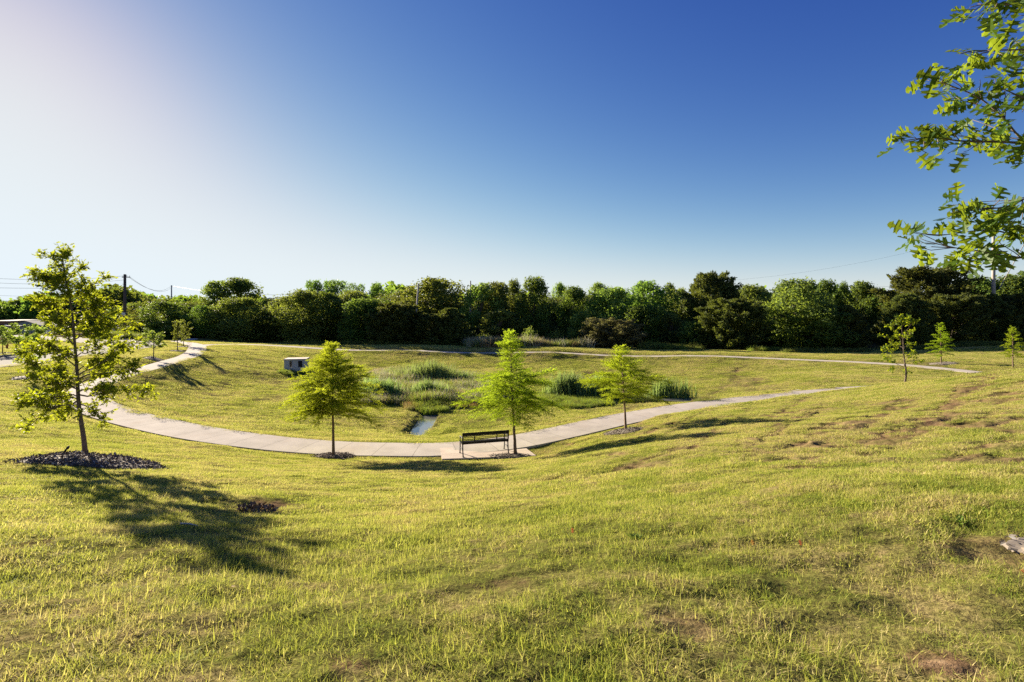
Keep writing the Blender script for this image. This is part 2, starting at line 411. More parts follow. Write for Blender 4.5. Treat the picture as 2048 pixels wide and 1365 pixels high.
M_GROUND = ground_mat(); M_BLADE = blade_mat()
M_PATH = concrete_mat('pale_concrete', (.51, .455, .395)); M_FAR = M_PATH
M_PAD = concrete_mat('pinkish_concrete', (.64, .53, .44), 3.0); M_ROAD = concrete_mat('road_concrete', (.17, .158, .145), 4.5, (.25, .22, .18))
M_KERB = concrete_mat('kerb_concrete', (.28, .25, .20), 3.0)
M_WATER = water_mat()
M_BARK = plain_mat('grey_brown_bark', (.135, .10, .075), .9, var=.45, scale=14, bump=.6, bscale=30)
M_BARK_D = plain_mat('dark_bark', (.06, .045, .035), .9, var=.4, scale=5)
M_BARK_C = plain_mat('cypress_bark', (.16, .105, .07), .9, var=.4, scale=18, bump=.5, bscale=40)
M_OAK = leaf_mat('oak_leaf', (.05, .09, .008), (.135, .17, .014), (.52, .53, .02), .46, patch=1.5)
M_OAK_NEAR = leaf_mat('lobed_oak_leaf', (.030, .065, .008), (.085, .13, .014), (.33, .37, .020), .42, rough=.5, spec=.2, patch=3)
M_CYP = leaf_mat('cypress_needle', (.105, .175, .012), (.19, .27, .018), (.52, .68, .03), .60, objvar=.10, patch=1.5)
M_DEC = leaf_mat('broadleaf_wood', (.050, .095, .024), (.115, .180, .036), (.28, .38, .035), .42, objvar=.6, patch=.35)
M_DECL = leaf_mat('light_broadleaf_wood', (.080, .130, .036), (.175, .24, .055), (.36, .46, .05), .44, objvar=.5, patch=.35)
M_JUN = leaf_mat('juniper_spray', (.045, .068, .022), (.105, .130, .038), (.24, .28, .03), .34, objvar=.4, patch=.4)
M_BUSHB = leaf_mat('brownish_bush', (.085, .075, .036), (.16, .135, .065), (.26, .23, .06), .32, objvar=.3, patch=.5)
M_REED = leaf_mat('cattail_blade', (.095, .155, .055), (.21, .27, .105), (.32, .42, .09), .44, objvar=.3, patch=.6)
M_BLACK = plain_mat('black_powder_coat', (.012, .012, .013), .65, .0, .3, 8, .25)
M_CONC_W = plain_mat('grey_cast_concrete', (.36, .35, .36), .85, 0, .22, 1.6, .2, .3, 12)
M_DARK = plain_mat('black_and_shade', (.012, .012, .012), .9)  # black for tyres and panes, painted shade where an opening is suggested
M_WOODP = plain_mat('weathered_pole_wood', (.075, .055, .045), .85, 0, .3, 4)
M_WOODG = plain_mat('pale_grey_pole', (.34, .30, .27), .8, 0, .15, 3)
M_GREYM = plain_mat('galvanised_grey', (.36, .37, .38), .5, .4, .1)
M_WIRE = plain_mat('dull_cable', (.05, .05, .055), .6)
M_MULCH = chips_mat('dark_mulch', [(0, (.07, .052, .044)), (.5, (.20, .152, .124)), (.8, (.31, .245, .20)), (1, (.50, .43, .37))])
M_MULCHG = chips_mat('grey_mulch', [(0, (.09, .07, .055)), (.5, (.24, .20, .16)), (.85, (.38, .33, .28)), (1, (.55, .52, .46))])
M_SOIL = chips_mat('red_brown_soil', [(0, (.14, .08, .046)), (.6, (.27, .165, .10)), (1, (.40, .27, .17))])
# ------------------------------------------------------------------ ground sheet, paths, road, water
def build_ground():
    # rings round the viewpoint, finer where the ground is seen close and ahead
    rr = np.concatenate([np.geomspace(.8, 105, 620), np.geomspace(108, 4000, 46)])
    th = np.concatenate([np.linspace(-56, 56, 621), np.linspace(57.5, 302.5, 130)]) * math.pi/180
    nr, na = len(rr), len(th)
    X = rr[:, None]*np.sin(th)[None]; Y = rr[:, None]*np.cos(th)[None]
    Z = land(X.ravel(), Y.ravel())
    X, Y = X.ravel(), Y.ravel(); bare = bare_at(X, Y)
    q = bare*np.clip(np.hypot(X, Y)/14, .12, 1); Z = Z - .06*q + .08*q*noise2(X*2.1, Y*2.1, 61) + .10*q*noise2(X*5.5, Y*5.5, 62)
    verts = np.concatenate([np.stack([X, Y, Z], 1), [[0, 0, land1(0, 0)]]])
    i = np.arange(nr - 1)[:, None]; j = np.arange(na)[None]; j2 = (j + 1) % na
    q = np.stack([i*na + j + 0*i, i*na + j2 + 0*i, (i+1)*na + j2, (i+1)*na + j], axis=2).reshape(-1, 4)[:, ::-1]
    c = len(verts) - 1
    tri = np.stack([np.arange(na), np.full(na, c), (np.arange(na) + 1) % na], 1)[:, ::-1]
    me = mesh_np('ground', verts, np.concatenate([q.ravel(), tri.ravel()]), np.concatenate([np.full(len(q), 4), np.full(len(tri), 3)]), M_GROUND, True)
    a = me.attributes.new('bare', 'FLOAT', 'POINT')
    a.data.foreach_set('value', np.concatenate([bare, [0]]).astype(np.float32))
    return tag(add_obj('ground', me), kind='structure')

# worn places where soil shows: wheel ruts, slips on the slope, holes
def _pxline(pts, w, k): return (np.array([on_land(*p)[:] for p in pts]), w, k)
BARE = [_pxline(p, w, k) for p, w, k in [
    ([(1990,748),(1962,765),(1935,785),(1905,802),(1880,834),(1850,853),(1800,864)], .42, 1.0),
    ([(2046,762),(2015,785),(1998,806)], .35, .9), ([(1975,828),(1948,838),(1920,848)], .22, .9),
    ([(1808,798),(1775,815),(1745,842)], .25, .8), ([(1682,838),(1640,862),(1620,881)], .25, .8),
    ([(1862,856),(1800,866),(1740,876),(1700,884),(1615,893)], .20, .9), ([(1606,880),(1572,896)], .16, .8),
    ([(1720,880),(1690,910)], .22, .8), ([(1780,865),(1870,860),(1960,852)], .28, .7),
    ([(1232,940),(1262,938),(1292,934)], .16, 1.2), ([(1150,960),(1215,946)], .14, .8), ([(1040,966),(1085,960),(1130,952)], .12, .7),
    ([(1700,850),(1730,835),(1800,800)], .5, .35), ([(1560,820),(1540,835),(1500,860)], .3, .5), ([(1500,905),(1540,902)], .12, .9),
    ([(1420,870),(1350,905)], .25, .35), ([(1880,880),(1960,870)], .3, .5),
    ([(1483,729),(1474,740),(1472,750),(1477,763),(1487,770),(1500,775),(1522,778)], .26, .8), ([(1500,750),(1508,758),(1520,766)], .22, .6),
    ([(1520,776),(1560,784)], .25, .5), ([(1150,757),(1200,738)], .25, .6), ([(1210,752),(1230,748)], .25, .5),
    ([(505,1018),(528,1012)], .20, 1.3), ([(690,1330),(705,1325)], .07, .9), ([(1830,1312),(1870,1325)], .10, 1.0), ([(85,1080),(70,1082)], .12, .8),
    ([(530,752),(560,760)], .35, .5), ([(420,930),(470,938)], .12, .6), ([(2000,1112),(2048,1100)], .2, .6),
    ([(935,1175),(1010,1172)], .10, .6), ([(1340,1240),(1400,1250)], .08, .7), ([(700,840),(770,838),(785,850),(770,862)], .16, .5), ([(640,852),(700,850)], .16, .4),
]]
_r = np.random.RandomState(4)
for _k in range(56):         # many short slips and mower scuffs running up the slope
    _x = _r.uniform(1120, 2040); _y = _r.uniform(845 - (_x - 1120)*.055, 955 - (_x - 1120)*.02); _l = _r.uniform(40, 150); _s = _r.uniform(-.75, -.25) if _r.uniform() < .6 else _r.uniform(-.2, .05)
    try: BARE.append(_pxline([(_x, _y), (_x + _l*.5, _y + _l*.5*_s + _r.uniform(-2, 2)), (_x + _l, _y + _l*_s)], _r.uniform(.05, .13), _r.uniform(.6, 1.0)))
    except Exception: pass
def bare_at(x, y, grow=0.0):
    out = np.zeros(x.shape)
    n = .5 + noise2(x*3.3, y*3.3, 21) + .5*noise2(x*9, y*9, 22)
    for line, w, k in BARE:
        w = w + grow
        lo = line[:, :2].min(0) - w*3; hi = line[:, :2].max(0) + w*3
        m = (x > lo[0]) & (x < hi[0]) & (y > lo[1]) & (y < hi[1])
        if not m.any(): continue
        d, _ = poly_dist(x[m], y[m], line)
        out[m] = np.maximum(out[m], k*np.clip(1.5 - (d/w)*.75 - (.55 - n[m])*1.9, 0, 1))
    return np.clip(out, 0, 1)

def strip(name, line, w, mat, thick=.06, lift=.0, closed=False, kind='structure', edge_noise=.0):
    p = line.copy(); t = np.gradient(p[:, :2], axis=0); t /= np.linalg.norm(t, axis=1)[:, None]
    nrm = np.stack([-t[:, 1], t[:, 0]], 1)
    s = np.concatenate(([0], np.cumsum(np.linalg.norm(np.diff(p[:, :2], axis=0), axis=1))))
    offs = np.array([-w/2, -w/2, -w/6, w/6, w/2, w/2]); dz = np.array([-thick - .12, 0, .008, .008, 0, -thick - .12])
    n, k = len(p), 6
    V = np.empty((n, k, 3)); V[:, :, :2] = p[:, None, :2] + nrm[:, None]*offs[None, :, None]; V[:, :, 2] = p[:, None, 2] + dz + lift
    U = np.empty((n, k, 2)); U[:, :, 0] = s[:, None]; U[:, :, 1] = offs[None]
    i = np.arange(n-1)[:, None]; j = np.arange(k-1)[None]
    q = np.stack([i*k+j, i*k+j+1, (i+1)*k+j+1, (i+1)*k+j], 2).reshape(-1, 4)[:, ::-1]
    me = mesh_np(name, V.reshape(-1, 3), q.ravel(), np.full(len(q), 4), mat)
    uv = me.uv_layers.new(name='UVMap'); uv.data.foreach_set('uv', U.reshape(-1, 2)[q.ravel()].astype(np.float32).ravel())
    o = add_obj(name, me); return tag(o, kind=kind) if kind else o

def build_setting():
    build_ground()
    strip('path', ring_l, W_RING, M_PATH)
    strip('path', far_l, W_FAR, M_FAR, lift=-.006)
    strip('path', spur_l, .7, M_PATH, lift=.05)
    strip('road', road_l, W_ROAD, M_ROAD, lift=-.06)
    t = np.gradient(road_l[:, :2], axis=0); t /= np.linalg.norm(t, axis=1)[:, None]; nr = np.stack([-t[:, 1], t[:, 0]], 1)
    for sgn in (-1, 1):
        k = road_l.copy(); k[:, :2] += nr*sgn*(W_ROAD/2 + .12); k[:, 2] += .075
        strip('kerb', k, .22, M_KERB, .14)
        if sgn < 0:
            sw = road_l.copy(); sw[:, :2] += nr*sgn*(W_ROAD/2 + 1.0); sw = sw[14:70]; sw[:, 2] = land(sw[:, 0], sw[:, 1]) + .03
            strip('path', sw, 1.3, M_KERB, .06)
    # bench pad
    q = [np.array([p[0], p[1], PADZ]) for p in PAD]
    V = np.array([*q, *[p - np.array([0, 0, .2]) for p in q]]); V[:4, 2] += .012
    me = mesh_np('concrete_pad', V, [0,1,2,3, 0,4,5,1, 1,5,6,2, 2,6,7,3, 3,7,4,0], [4]*5, M_PAD)
    uv = me.uv_layers.new(name='UVMap')
    for l in me.loops:
        c = me.vertices[l.vertex_index].co; uv.data[l.index].uv = ((c.y - 19.55)*1.0 + 1.5 - (c.x)*.18, c.x)
    tag(add_obj('concrete_pad', me), kind='structure')
    # water lying in the channel
    y0, y1 = DY0 + .9, DY1 + 2.5
    ys = np.linspace(y0, y1, 14); V = []; 
    for k, y in enumerate(ys):
        cx = channel_x(y) + .6; hw = .72 + (.5 if y > DY1 - .5 else 0)
        V += [(cx - hw, y, WATER_Z), (cx + hw, y, WATER_Z)]
    q = [[2*k, 2*k+1, 2*k+3, 2*k+2] for k in range(13)]
    tag(add_obj('water', mesh_np('water', V, [i for f in q for i in f], [4]*13, M_WATER)), kind='structure')
    # a small pool at the foot of the reeds beside the path
    c = on_land(1385, 801); V = [(c.x, c.y, c.z + .03)]; n = 20
    for k in range(n):
        a = 2*math.pi*k/n; V.append((c.x + 2.6*math.cos(a), c.y + .9*math.sin(a), c.z + .03))
    f = [[0, 1 + k, 1 + (k+1) % n] for k in range(n)]
    tag(add_obj('water', mesh_np('water', V, [i for q in f for i in q], [3]*n, M_WATER)), kind='structure')

# ------------------------------------------------------------------ scattered turf (real blades, placed by the land)
def blades(n, spread, h0, h1, w, seed, lean=.6, segs=2, droop=.5, clump=0):
    r = np.random.RandomState(seed)
    a = r.uniform(0, 2*math.pi, n); rad = spread*np.sqrt(r.uniform(0, 1, n))
    if clump:
        ca = r.uniform(0, 2*math.pi, clump); cr = spread*np.sqrt(r.uniform(0, 1, clump)); k = r.randint(0, clump, n)
        bx = cr[k]*np.cos(ca[k]) + r.normal(0, spread*.13, n); by = cr[k]*np.sin(ca[k]) + r.normal(0, spread*.13, n)
    else: bx, by = rad*np.cos(a), rad*np.sin(a)
    base = np.stack([bx, by, np.full(n, -.012)], 1)
    h = r.uniform(h0, h1, n); d = r.uniform(0, 2*math.pi, n); ln = np.clip(r.normal(lean*.9, lean*.40, n), 0, 1.5)
    dirv = np.stack([np.cos(d), np.sin(d), 0*d], 1); side = np.stack([-np.sin(d + r.normal(0, .8, n)), np.cos(d + r.normal(0, .8, n)), 0*d], 1)
    V = []
    for s in range(segs + 1):
        t = s/segs; ang = ln*(1 + droop*t)
        p = base + (h*t)[:, None]*(np.sin(ang)[:, None]*dirv + np.cos(ang)[:, None]*np.array([0, 0, 1.0]))
        ww = w*(1 - t*.85)*r.uniform(.7, 1.2, n) if s == 0 else w*(1 - t*.85)
        V.append(p - side*np.reshape(ww, (-1, 1))/2); V.append(p + side*np.reshape(ww, (-1, 1))/2)
    K = 2*(segs + 1); V = np.stack(V, 1)          # n, K, 3
    idx = np.arange(n)[:, None]*K
    f = np.concatenate([np.stack([idx[:, 0]+2*s, idx[:, 0]+2*s+1, idx[:, 0]+2*s+3, idx[:, 0]+2*s+2], 1) for s in range(segs)])
    return V.reshape(-1, 3), f

def scatter_group():
    g = bpy.data.node_groups.new('scatter_tufts', 'GeometryNodeTree')
    g.interface.new_socket('Geometry', in_out='INPUT', socket_type='NodeSocketGeometry')
    g.interface.new_socket('Geometry', in_out='OUTPUT', socket_type='NodeSocketGeometry')
    n = g.nodes; L = g.links.new
    gi, go = n.new('NodeGroupInput'), n.new('NodeGroupOutput')
    def attr(name, t):
        a = n.new('GeometryNodeInputNamedAttribute'); a.data_type = t; a.inputs['Name'].default_value = name; return a.outputs['Attribute']
    pid = attr('pid', 'INT')
    cmp_ = n.new('FunctionNodeCompare'); cmp_.data_type = 'INT'; cmp_.operation = 'GREATER_EQUAL'
    L(pid, cmp_.inputs[2]); cmp_.inputs[3].default_value = 0
    sep = n.new('GeometryNodeSeparateGeometry'); L(gi.outputs[0], sep.inputs[0]); L(cmp_.outputs[0], sep.inputs[1])
    sp = n.new('GeometryNodeSplitToInstances'); sp.domain = 'POINT'; L(sep.outputs[0], sp.inputs[0]); L(pid, sp.inputs['Group ID'])
    ip = n.new('GeometryNodeInstanceOnPoints'); L(sep.outputs[1], ip.inputs['Points']); L(sp.outputs[0], ip.inputs['Instance'])
    ip.inputs['Pick Instance'].default_value = True
    L(attr('var', 'INT'), ip.inputs['Instance Index'])
    er = n.new('FunctionNodeEulerToRotation'); L(attr('rot', 'FLOAT_VECTOR'), er.inputs[0]); L(er.outputs[0], ip.inputs['Rotation'])
    L(attr('scl', 'FLOAT'), ip.inputs['Scale'])
    L(ip.outputs[0], go.inputs[0]); return g
SCATTER = None
def scatter(name, protos, pts, var, rot, scl, mats, pmat=None):
    """one object: tuft shapes plus the points they grow on"""
    global SCATTER
    if SCATTER is None: SCATTER = scatter_group()
    V = []; Fq = []; pid = []; n = 0; mi = []
    for k, (v, f) in enumerate(protos):
        V.append(v); Fq.append(f + n); n += len(v); pid.append(np.full(len(v), k)); mi.append(np.full(len(f), pmat[k] if pmat else 0))
    V.append(pts); pid.append(np.full(len(pts), -1))
    q = np.concatenate(Fq)
    me = mesh_np(name, np.concatenate(V), q.ravel(), np.full(len(q), 4), None)
    for m in mats: me.materials.append(m)
    me.polygons.foreach_set('material_index', np.concatenate(mi).astype(np.int32))
    def put(nm, t, vals, key='value'):
        a = me.attributes.new(nm, t, 'POINT'); a.data.foreach_set(key, np.ascontiguousarray(vals).ravel())
    put('pid', 'INT', np.concatenate(pid).astype(np.int32))
    put('var', 'INT', np.concatenate([np.zeros(n), var]).astype(np.int32))
    put('scl', 'FLOAT', np.concatenate([np.zeros(n), scl]).astype(np.float32))
    put('rot', 'FLOAT_VECTOR', np.concatenate([np.zeros((n, 3)), rot]).astype(np.float32), 'vector')
    o = add_obj(name, me); md = o.modifiers.new('scatter', 'NODES'); md.node_group = SCATTER
    return tag(o, kind='stuff')

def land_rot(x, y, tilt=1.0, seed=0, jit=.0):
    r = np.random.RandomState(seed); e = .6
    gx = (land(x + e, y, False) - land(x - e, y, False))/(2*e)*tilt; gy = (land(x, y + e, False) - land(x, y - e, False))/(2*e)*tilt
    gx = gx + r.normal(0, jit, len(x)); gy = gy + r.normal(0, jit, len(x))
    yaw = r.uniform(0, 2*math.pi, len(x))
    out = np.empty((len(x), 3))
    # rotation = tilt to normal * yaw, as XYZ euler
    nz = np.stack([-gx, -gy, np.ones_like(gx)], 1); nz /= np.linalg.norm(nz, axis=1)[:, None]
    ax = np.stack([np.cos(yaw), np.sin(yaw), 0*yaw], 1); ax -= nz*np.sum(ax*nz, 1)[:, None]; ax /= np.linalg.norm(ax, axis=1)[:, None]
    ay = np.cross(nz, ax)
    out[:, 1] = -np.arcsin(np.clip(ax[:, 2], -1, 1)); out[:, 2] = np.arctan2(ax[:, 1], ax[:, 0]); out[:, 0] = np.arctan2(ay[:, 2], nz[:, 2])
    return out

def no_grass(x, y, e=0.0):
    m = pad_mask(x, y)
    for L, w in ((ring_l, W_RING), (far_l, W_FAR), (spur_l, .7)):
        d, _ = poly_dist(x, y, L[::2]); m |= d < w/2 + e
    d, _ = poly_dist(x, y, road_l); m |= d < W_ROAD/2 + .3 + e
    m |= (np.abs(x - channel_x(y) - .6) < .62 + e) & (y > DY0 - .05 - e) & (y < DY1 + .6)
    for (mx, my, ma, mb) in MULCH_BEDS: m |= ((x - mx)/(ma + e))**2 + ((y - my)/(mb + e))**2 < .9
    return m

def wedge_points(r0, r1, dens, seed, half=R(50), fade0=0, fade1=0):
    r = np.random.RandomState(seed)
    n = int(half*(r1*r1 - r0*r0)*dens)
    rad = np.sqrt(r.uniform(r0*r0, r1*r1, n)); a = r.uniform(-half, half, n)
    keep = np.ones(n, bool)
    if fade0: keep &= r.uniform(0, 1, n) < smooth01(r0, r0 + fade0, rad)
    if fade1: keep &= r.uniform(0, 1, n) < 1 - smooth01(r1 - fade1, r1, rad)
    return rad[keep]*np.sin(a[keep]), rad[keep]*np.cos(a[keep]), r

def build_turf():
    protos = []; P_ = []; V_ = []; R_ = []; S_ = []
    zones = [  # r0, r1, density, fade in/out, prototypes, edge
        (1.5, 9.5, 540, 0, 3.0, [blades(46, .085, .014, .042, .0042, 100 + k, 1.0, 2, .8) for k in range(6)] + [blades(46, .095, .03, .075, .0038, 110 + k, 1.35, 2, .12) for k in range(4)]
                                 + [blades(48, .065, .03, .058, .0040, 120 + k, .95, 3, .9) for k in range(3)], .05),
        (4.5, 33, 70, 3.0, 9.0, [blades(300, .25, .018, .052, .0075, 200 + k, .85, 2, .7) for k in range(6)], .09),
        (20, 105, 4.2, 9.0, 10.0, [blades(900, .75, .022, .060, .018, 300 + k, .8, 1, .5) for k in range(6)], .28),
    ]
    for zi, (r0, r1, dens, f0, f1, pr, e) in enumerate(zones):
        x, y, r = wedge_points(r0, r1, dens, 50 + zi, (R(110), R(72), R(64))[zi], f0, f1)
        k0 = len(protos); protos += pr
        ok = ~no_grass(x, y, e)
        if zi == 0: ok &= r.uniform(0, 1, len(x)) < np.clip(.86 + 1.1*noise2(x*.9, y*.9, 31) + 1.5*noise2(x*3.2, y*3.2, 33) + .8*noise2(x*8, y*8, 36), .25, 1)
        ok &= r.uniform(0, 1, len(x)) > bare_at(x, y, (0, .10, .32)[zi])*1.6
        x, y = x[ok], y[ok]
        z = land(x, y)
        v = k0 + r.randint(0, len(pr), len(x))
        if zi == 0:   # the taller tufts stand in clumps
            v = k0 + r.randint(0, 10, len(x)); tall = (noise2(x*1.6, y*1.6, 34) + .5*noise2(x*5, y*5, 35) > .33) & (r.uniform(0, 1, len(x)) < .5); v[tall] = k0 + r.randint(10, 13, tall.sum())
        P_.append(np.stack([x, y, z], 1)); V_.append(v); R_.append(land_rot(x, y, 1.0, 60 + zi, .12 if zi == 0 else .03)); S_.append(r.uniform(.75, 1.3, len(x))*(1 + .5*noise2(x*.8, y*.8, 32)))
    scatter('lawn_grass', protos, np.concatenate(P_), np.concatenate(V_), np.concatenate(R_), np.concatenate(S_), [M_BLADE])
# ------------------------------------------------------------------ leaves
def rand_unit(r, n):
    v = r.normal(size=(n, 3)); return v/np.linalg.norm(v, axis=1)[:, None]
def frames(nrm, along):
    z = nrm/np.linalg.norm(nrm, axis=1)[:, None]
    x = along - z*np.sum(along*z, 1)[:, None]; x /= np.linalg.norm(x, axis=1)[:, None] + 1e-9
    return x, np.cross(z, x), z
def cards(cent, nrm, along, length, width, tmpl):
    """one flat polygon (or several faces) per leaf; tmpl = (verts in leaf space, faces)"""
    tv, tf = tmpl; tv = np.asarray(tv, float)
    x, y, z = frames(nrm, along); n = len(cent)
    L = np.broadcast_to(np.asarray(length, float), (n,)); W = np.broadcast_to(np.asarray(width, float), (n,))
    V = cent[:, None] + x[:, None]*(tv[None, :, 0:1]*L[:, None, None]) + y[:, None]*(tv[None, :, 1:2]*W[:, None, None]) + z[:, None]*(tv[None, :, 2:3]*L[:, None, None])
    k = len(tv); off = (np.arange(n)*k)
    flat = []; counts = []
    # keep leaf by leaf so that each one is an island
    sizes = [len(f) for f in tf]; f_all = np.concatenate([np.array(f) for f in tf])
    flat = (off[:, None] + f_all[None]).ravel(); counts = np.tile(sizes, n)
    return V.reshape(-1, 3), flat, counts
KITE = ([(0,0,0), (.45,.5,.06), (1,0,0), (.5,-.5,.06)], [(0,3,2,1)])
RAG = ([(0,-.12,0), (.35,-.5,.05), (.7,-.3,-.03), (1,.02,.02), (.75,.42,.06), (.3,.45,-.02)], [(0,1,2,3,4,5)])
NEEDLE = ([(0,0,0), (.5,.5,.04), (1,0,0), (.5,-.5,.04)], [(0,3,2,1)])
OAKS = ([(0,0,0), (.18,.07,0), (.22,.34,.03), (.36,.12,0), (.50,.5,.04), (.66,.14,0), (.80,.34,.02), (1,0,-.03), (.80,-.34,.02), (.66,-.14,0), (.50,-.5,.04), (.36,-.12,0), (.22,-.34,.03), (.18,-.07,0)],
        [(0,13,12,11,10,9,8,7,6,5,4,3,2,1)])
_h = [(0,.0), (.16,.012), (.24,.05), (.27,.20), (.25,.34), (.33,.28), (.37,.42), (.42,.30), (.43,.12), (.47,.07), (.55,.10), (.60,.34), (.60,.50), (.67,.40), (.73,.47), (.74,.34), (.70,.15), (.74,.10), (.82,.14), (.86,.28), (.91,.20), (.97,.16), (1.0,0)]
LOBED_V = [(a, 0, -.10*a*a) for a, _ in [(p[0], 0) for p in _h]]
def _lobed():
    # midrib line plus two lobed halves folded up a little
    V = []; Fc = []
    n = len(_h)
    for (a, b) in _h: V.append((a, 0, -.12*a*a))
    for (a, b) in _h: V.append((a, b, -.12*a*a + .28*b - .45*b*b*a))
    for (a, b) in _h: V.append((a, -b, -.12*a*a + .28*b - .45*b*b*a))
    for i in range(n-1):
        for s, fl in ((n, False), (2*n, True)):
            q = [i, i+1, s+i+1, s+i]
            if i == 0: q = [0, 1, s+1]
            if i == n-2: q = [i, i+1, s+i]
            Fc.append(tuple(q[::-1]) if fl else tuple(q))
    return V, Fc
LOBED = _lobed()
def join_parts(parts):
    n = 0; V = []; Fl = []; Cn = []
    for v, f, c in parts: V.append(v); Fl.append(np.asarray(f) + n); Cn.append(c); n += len(v)
    return np.concatenate(V), np.concatenate(Fl), np.concatenate(Cn)
def tubes_obj(name, tubes, mat, parent, n=7):
    mb = MB()
    for p, r in tubes: mb.tube(p, r, n if np.max(r) > .015 else 5, True)
    return mb.build(name, mat, parent, True)

def wander(p0, p1, n, amp, r, sag=0.0):
    t = np.linspace(0, 1, n)[:, None]; p = np.asarray(p0)*(1-t) + np.asarray(p1)*t
    L = np.linalg.norm(np.asarray(p1) - np.asarray(p0))
    w = np.cumsum(r.normal(0, 1, (n, 3)), 0); w -= w[0]; w -= t*w[-1]
    p = p + w*amp*L/ n**.5; p[:, 2] += sag*L*(np.sin(t[:, 0]*math.pi))
    return p

# ------------------------------------------------------------------ a young oak from a list of limbs
def oak(root, seed, trunk_pts, r_base, limbs, leaf_len, twig_len, twigs_per_m, leaves_per_twig, mat, bark=None, tmpl=OAKS, twig_start=.3, up=.25, leafw=.62, tip_r=.006, limb_r=.32, droop=-.15):
    r = np.random.RandomState(seed); tubes = []
    tp = resample([np.array(p, float) for p in trunk_pts], .12)
    tr = np.interp(np.linspace(0, 1, len(tp)), [0, .03, .12, 1], [r_base*1.5, r_base*1.12, r_base*.95, tip_r])
    tubes.append((tp, tr)); cs, nm, al, ll = [], [], [], []
    lines = []
    for (a, b, rr) in limbs:
        p = wander(a, b, 9, .10, r, .05); lines.append((p, rr))
    lines.append((tp[int(len(tp)*.72):], tr[int(len(tp)*.72)]))
    for p, rr in lines:
        tubes.append((p, np.linspace(rr, tip_r*.8, len(p))))
        L = np.linalg.norm(np.diff(p, axis=0), axis=1).sum(); nt_ = max(4, int(L*twigs_per_m)); ax = (p[-1] - p[0])/np.linalg.norm(p[-1] - p[0])
        for k in range(nt_):
            t = twig_start + (1 - twig_start)*r.uniform(0, 1)**.85
            if k == 0: t = 1.0
            i = t*(len(p) - 1); i0 = min(int(i), len(p) - 2); q0 = p[i0] + (p[i0+1] - p[i0])*(i - i0)
            d = rand_unit(r, 1)[0]*.95 + ax*.75 + np.array([0, 0, up]); d /= np.linalg.norm(d)
            tl = twig_len*r.uniform(.5, 1.25)*(1.15 - .45*t)
            q = wander(q0, q0 + d*tl, 5, .08, r, .03); tubes.append((q, np.linspace(.0055, .0025, 5)))
            m = r.poisson(leaves_per_twig*tl/twig_len) + 2
            u = r.uniform(.25, 1.0, m); c = q[0] + (q[-1] - q[0])*u[:, None] + r.normal(0, leaf_len*.16, (m, 3))
            out = rand_unit(r, m) + d*.8 + np.array([0, 0, droop]); nn = rand_unit(r, m)*.8 + np.array([0, 0, .8])
            cs.append(c); nm.append(nn); al.append(out); ll.append(leaf_len*r.uniform(.65, 1.2, m))
    tr_o = tubes_obj('trunk', tubes, bark or M_BARK, root)
    cs = np.concatenate(cs); V, f, c = cards(cs, np.concatenate(nm), np.concatenate(al), np.concatenate(ll), np.concatenate(ll)*leafw, tmpl)
    add_obj('crown', mesh_np('crown', V, f, c, mat), root)
    return len(cs)

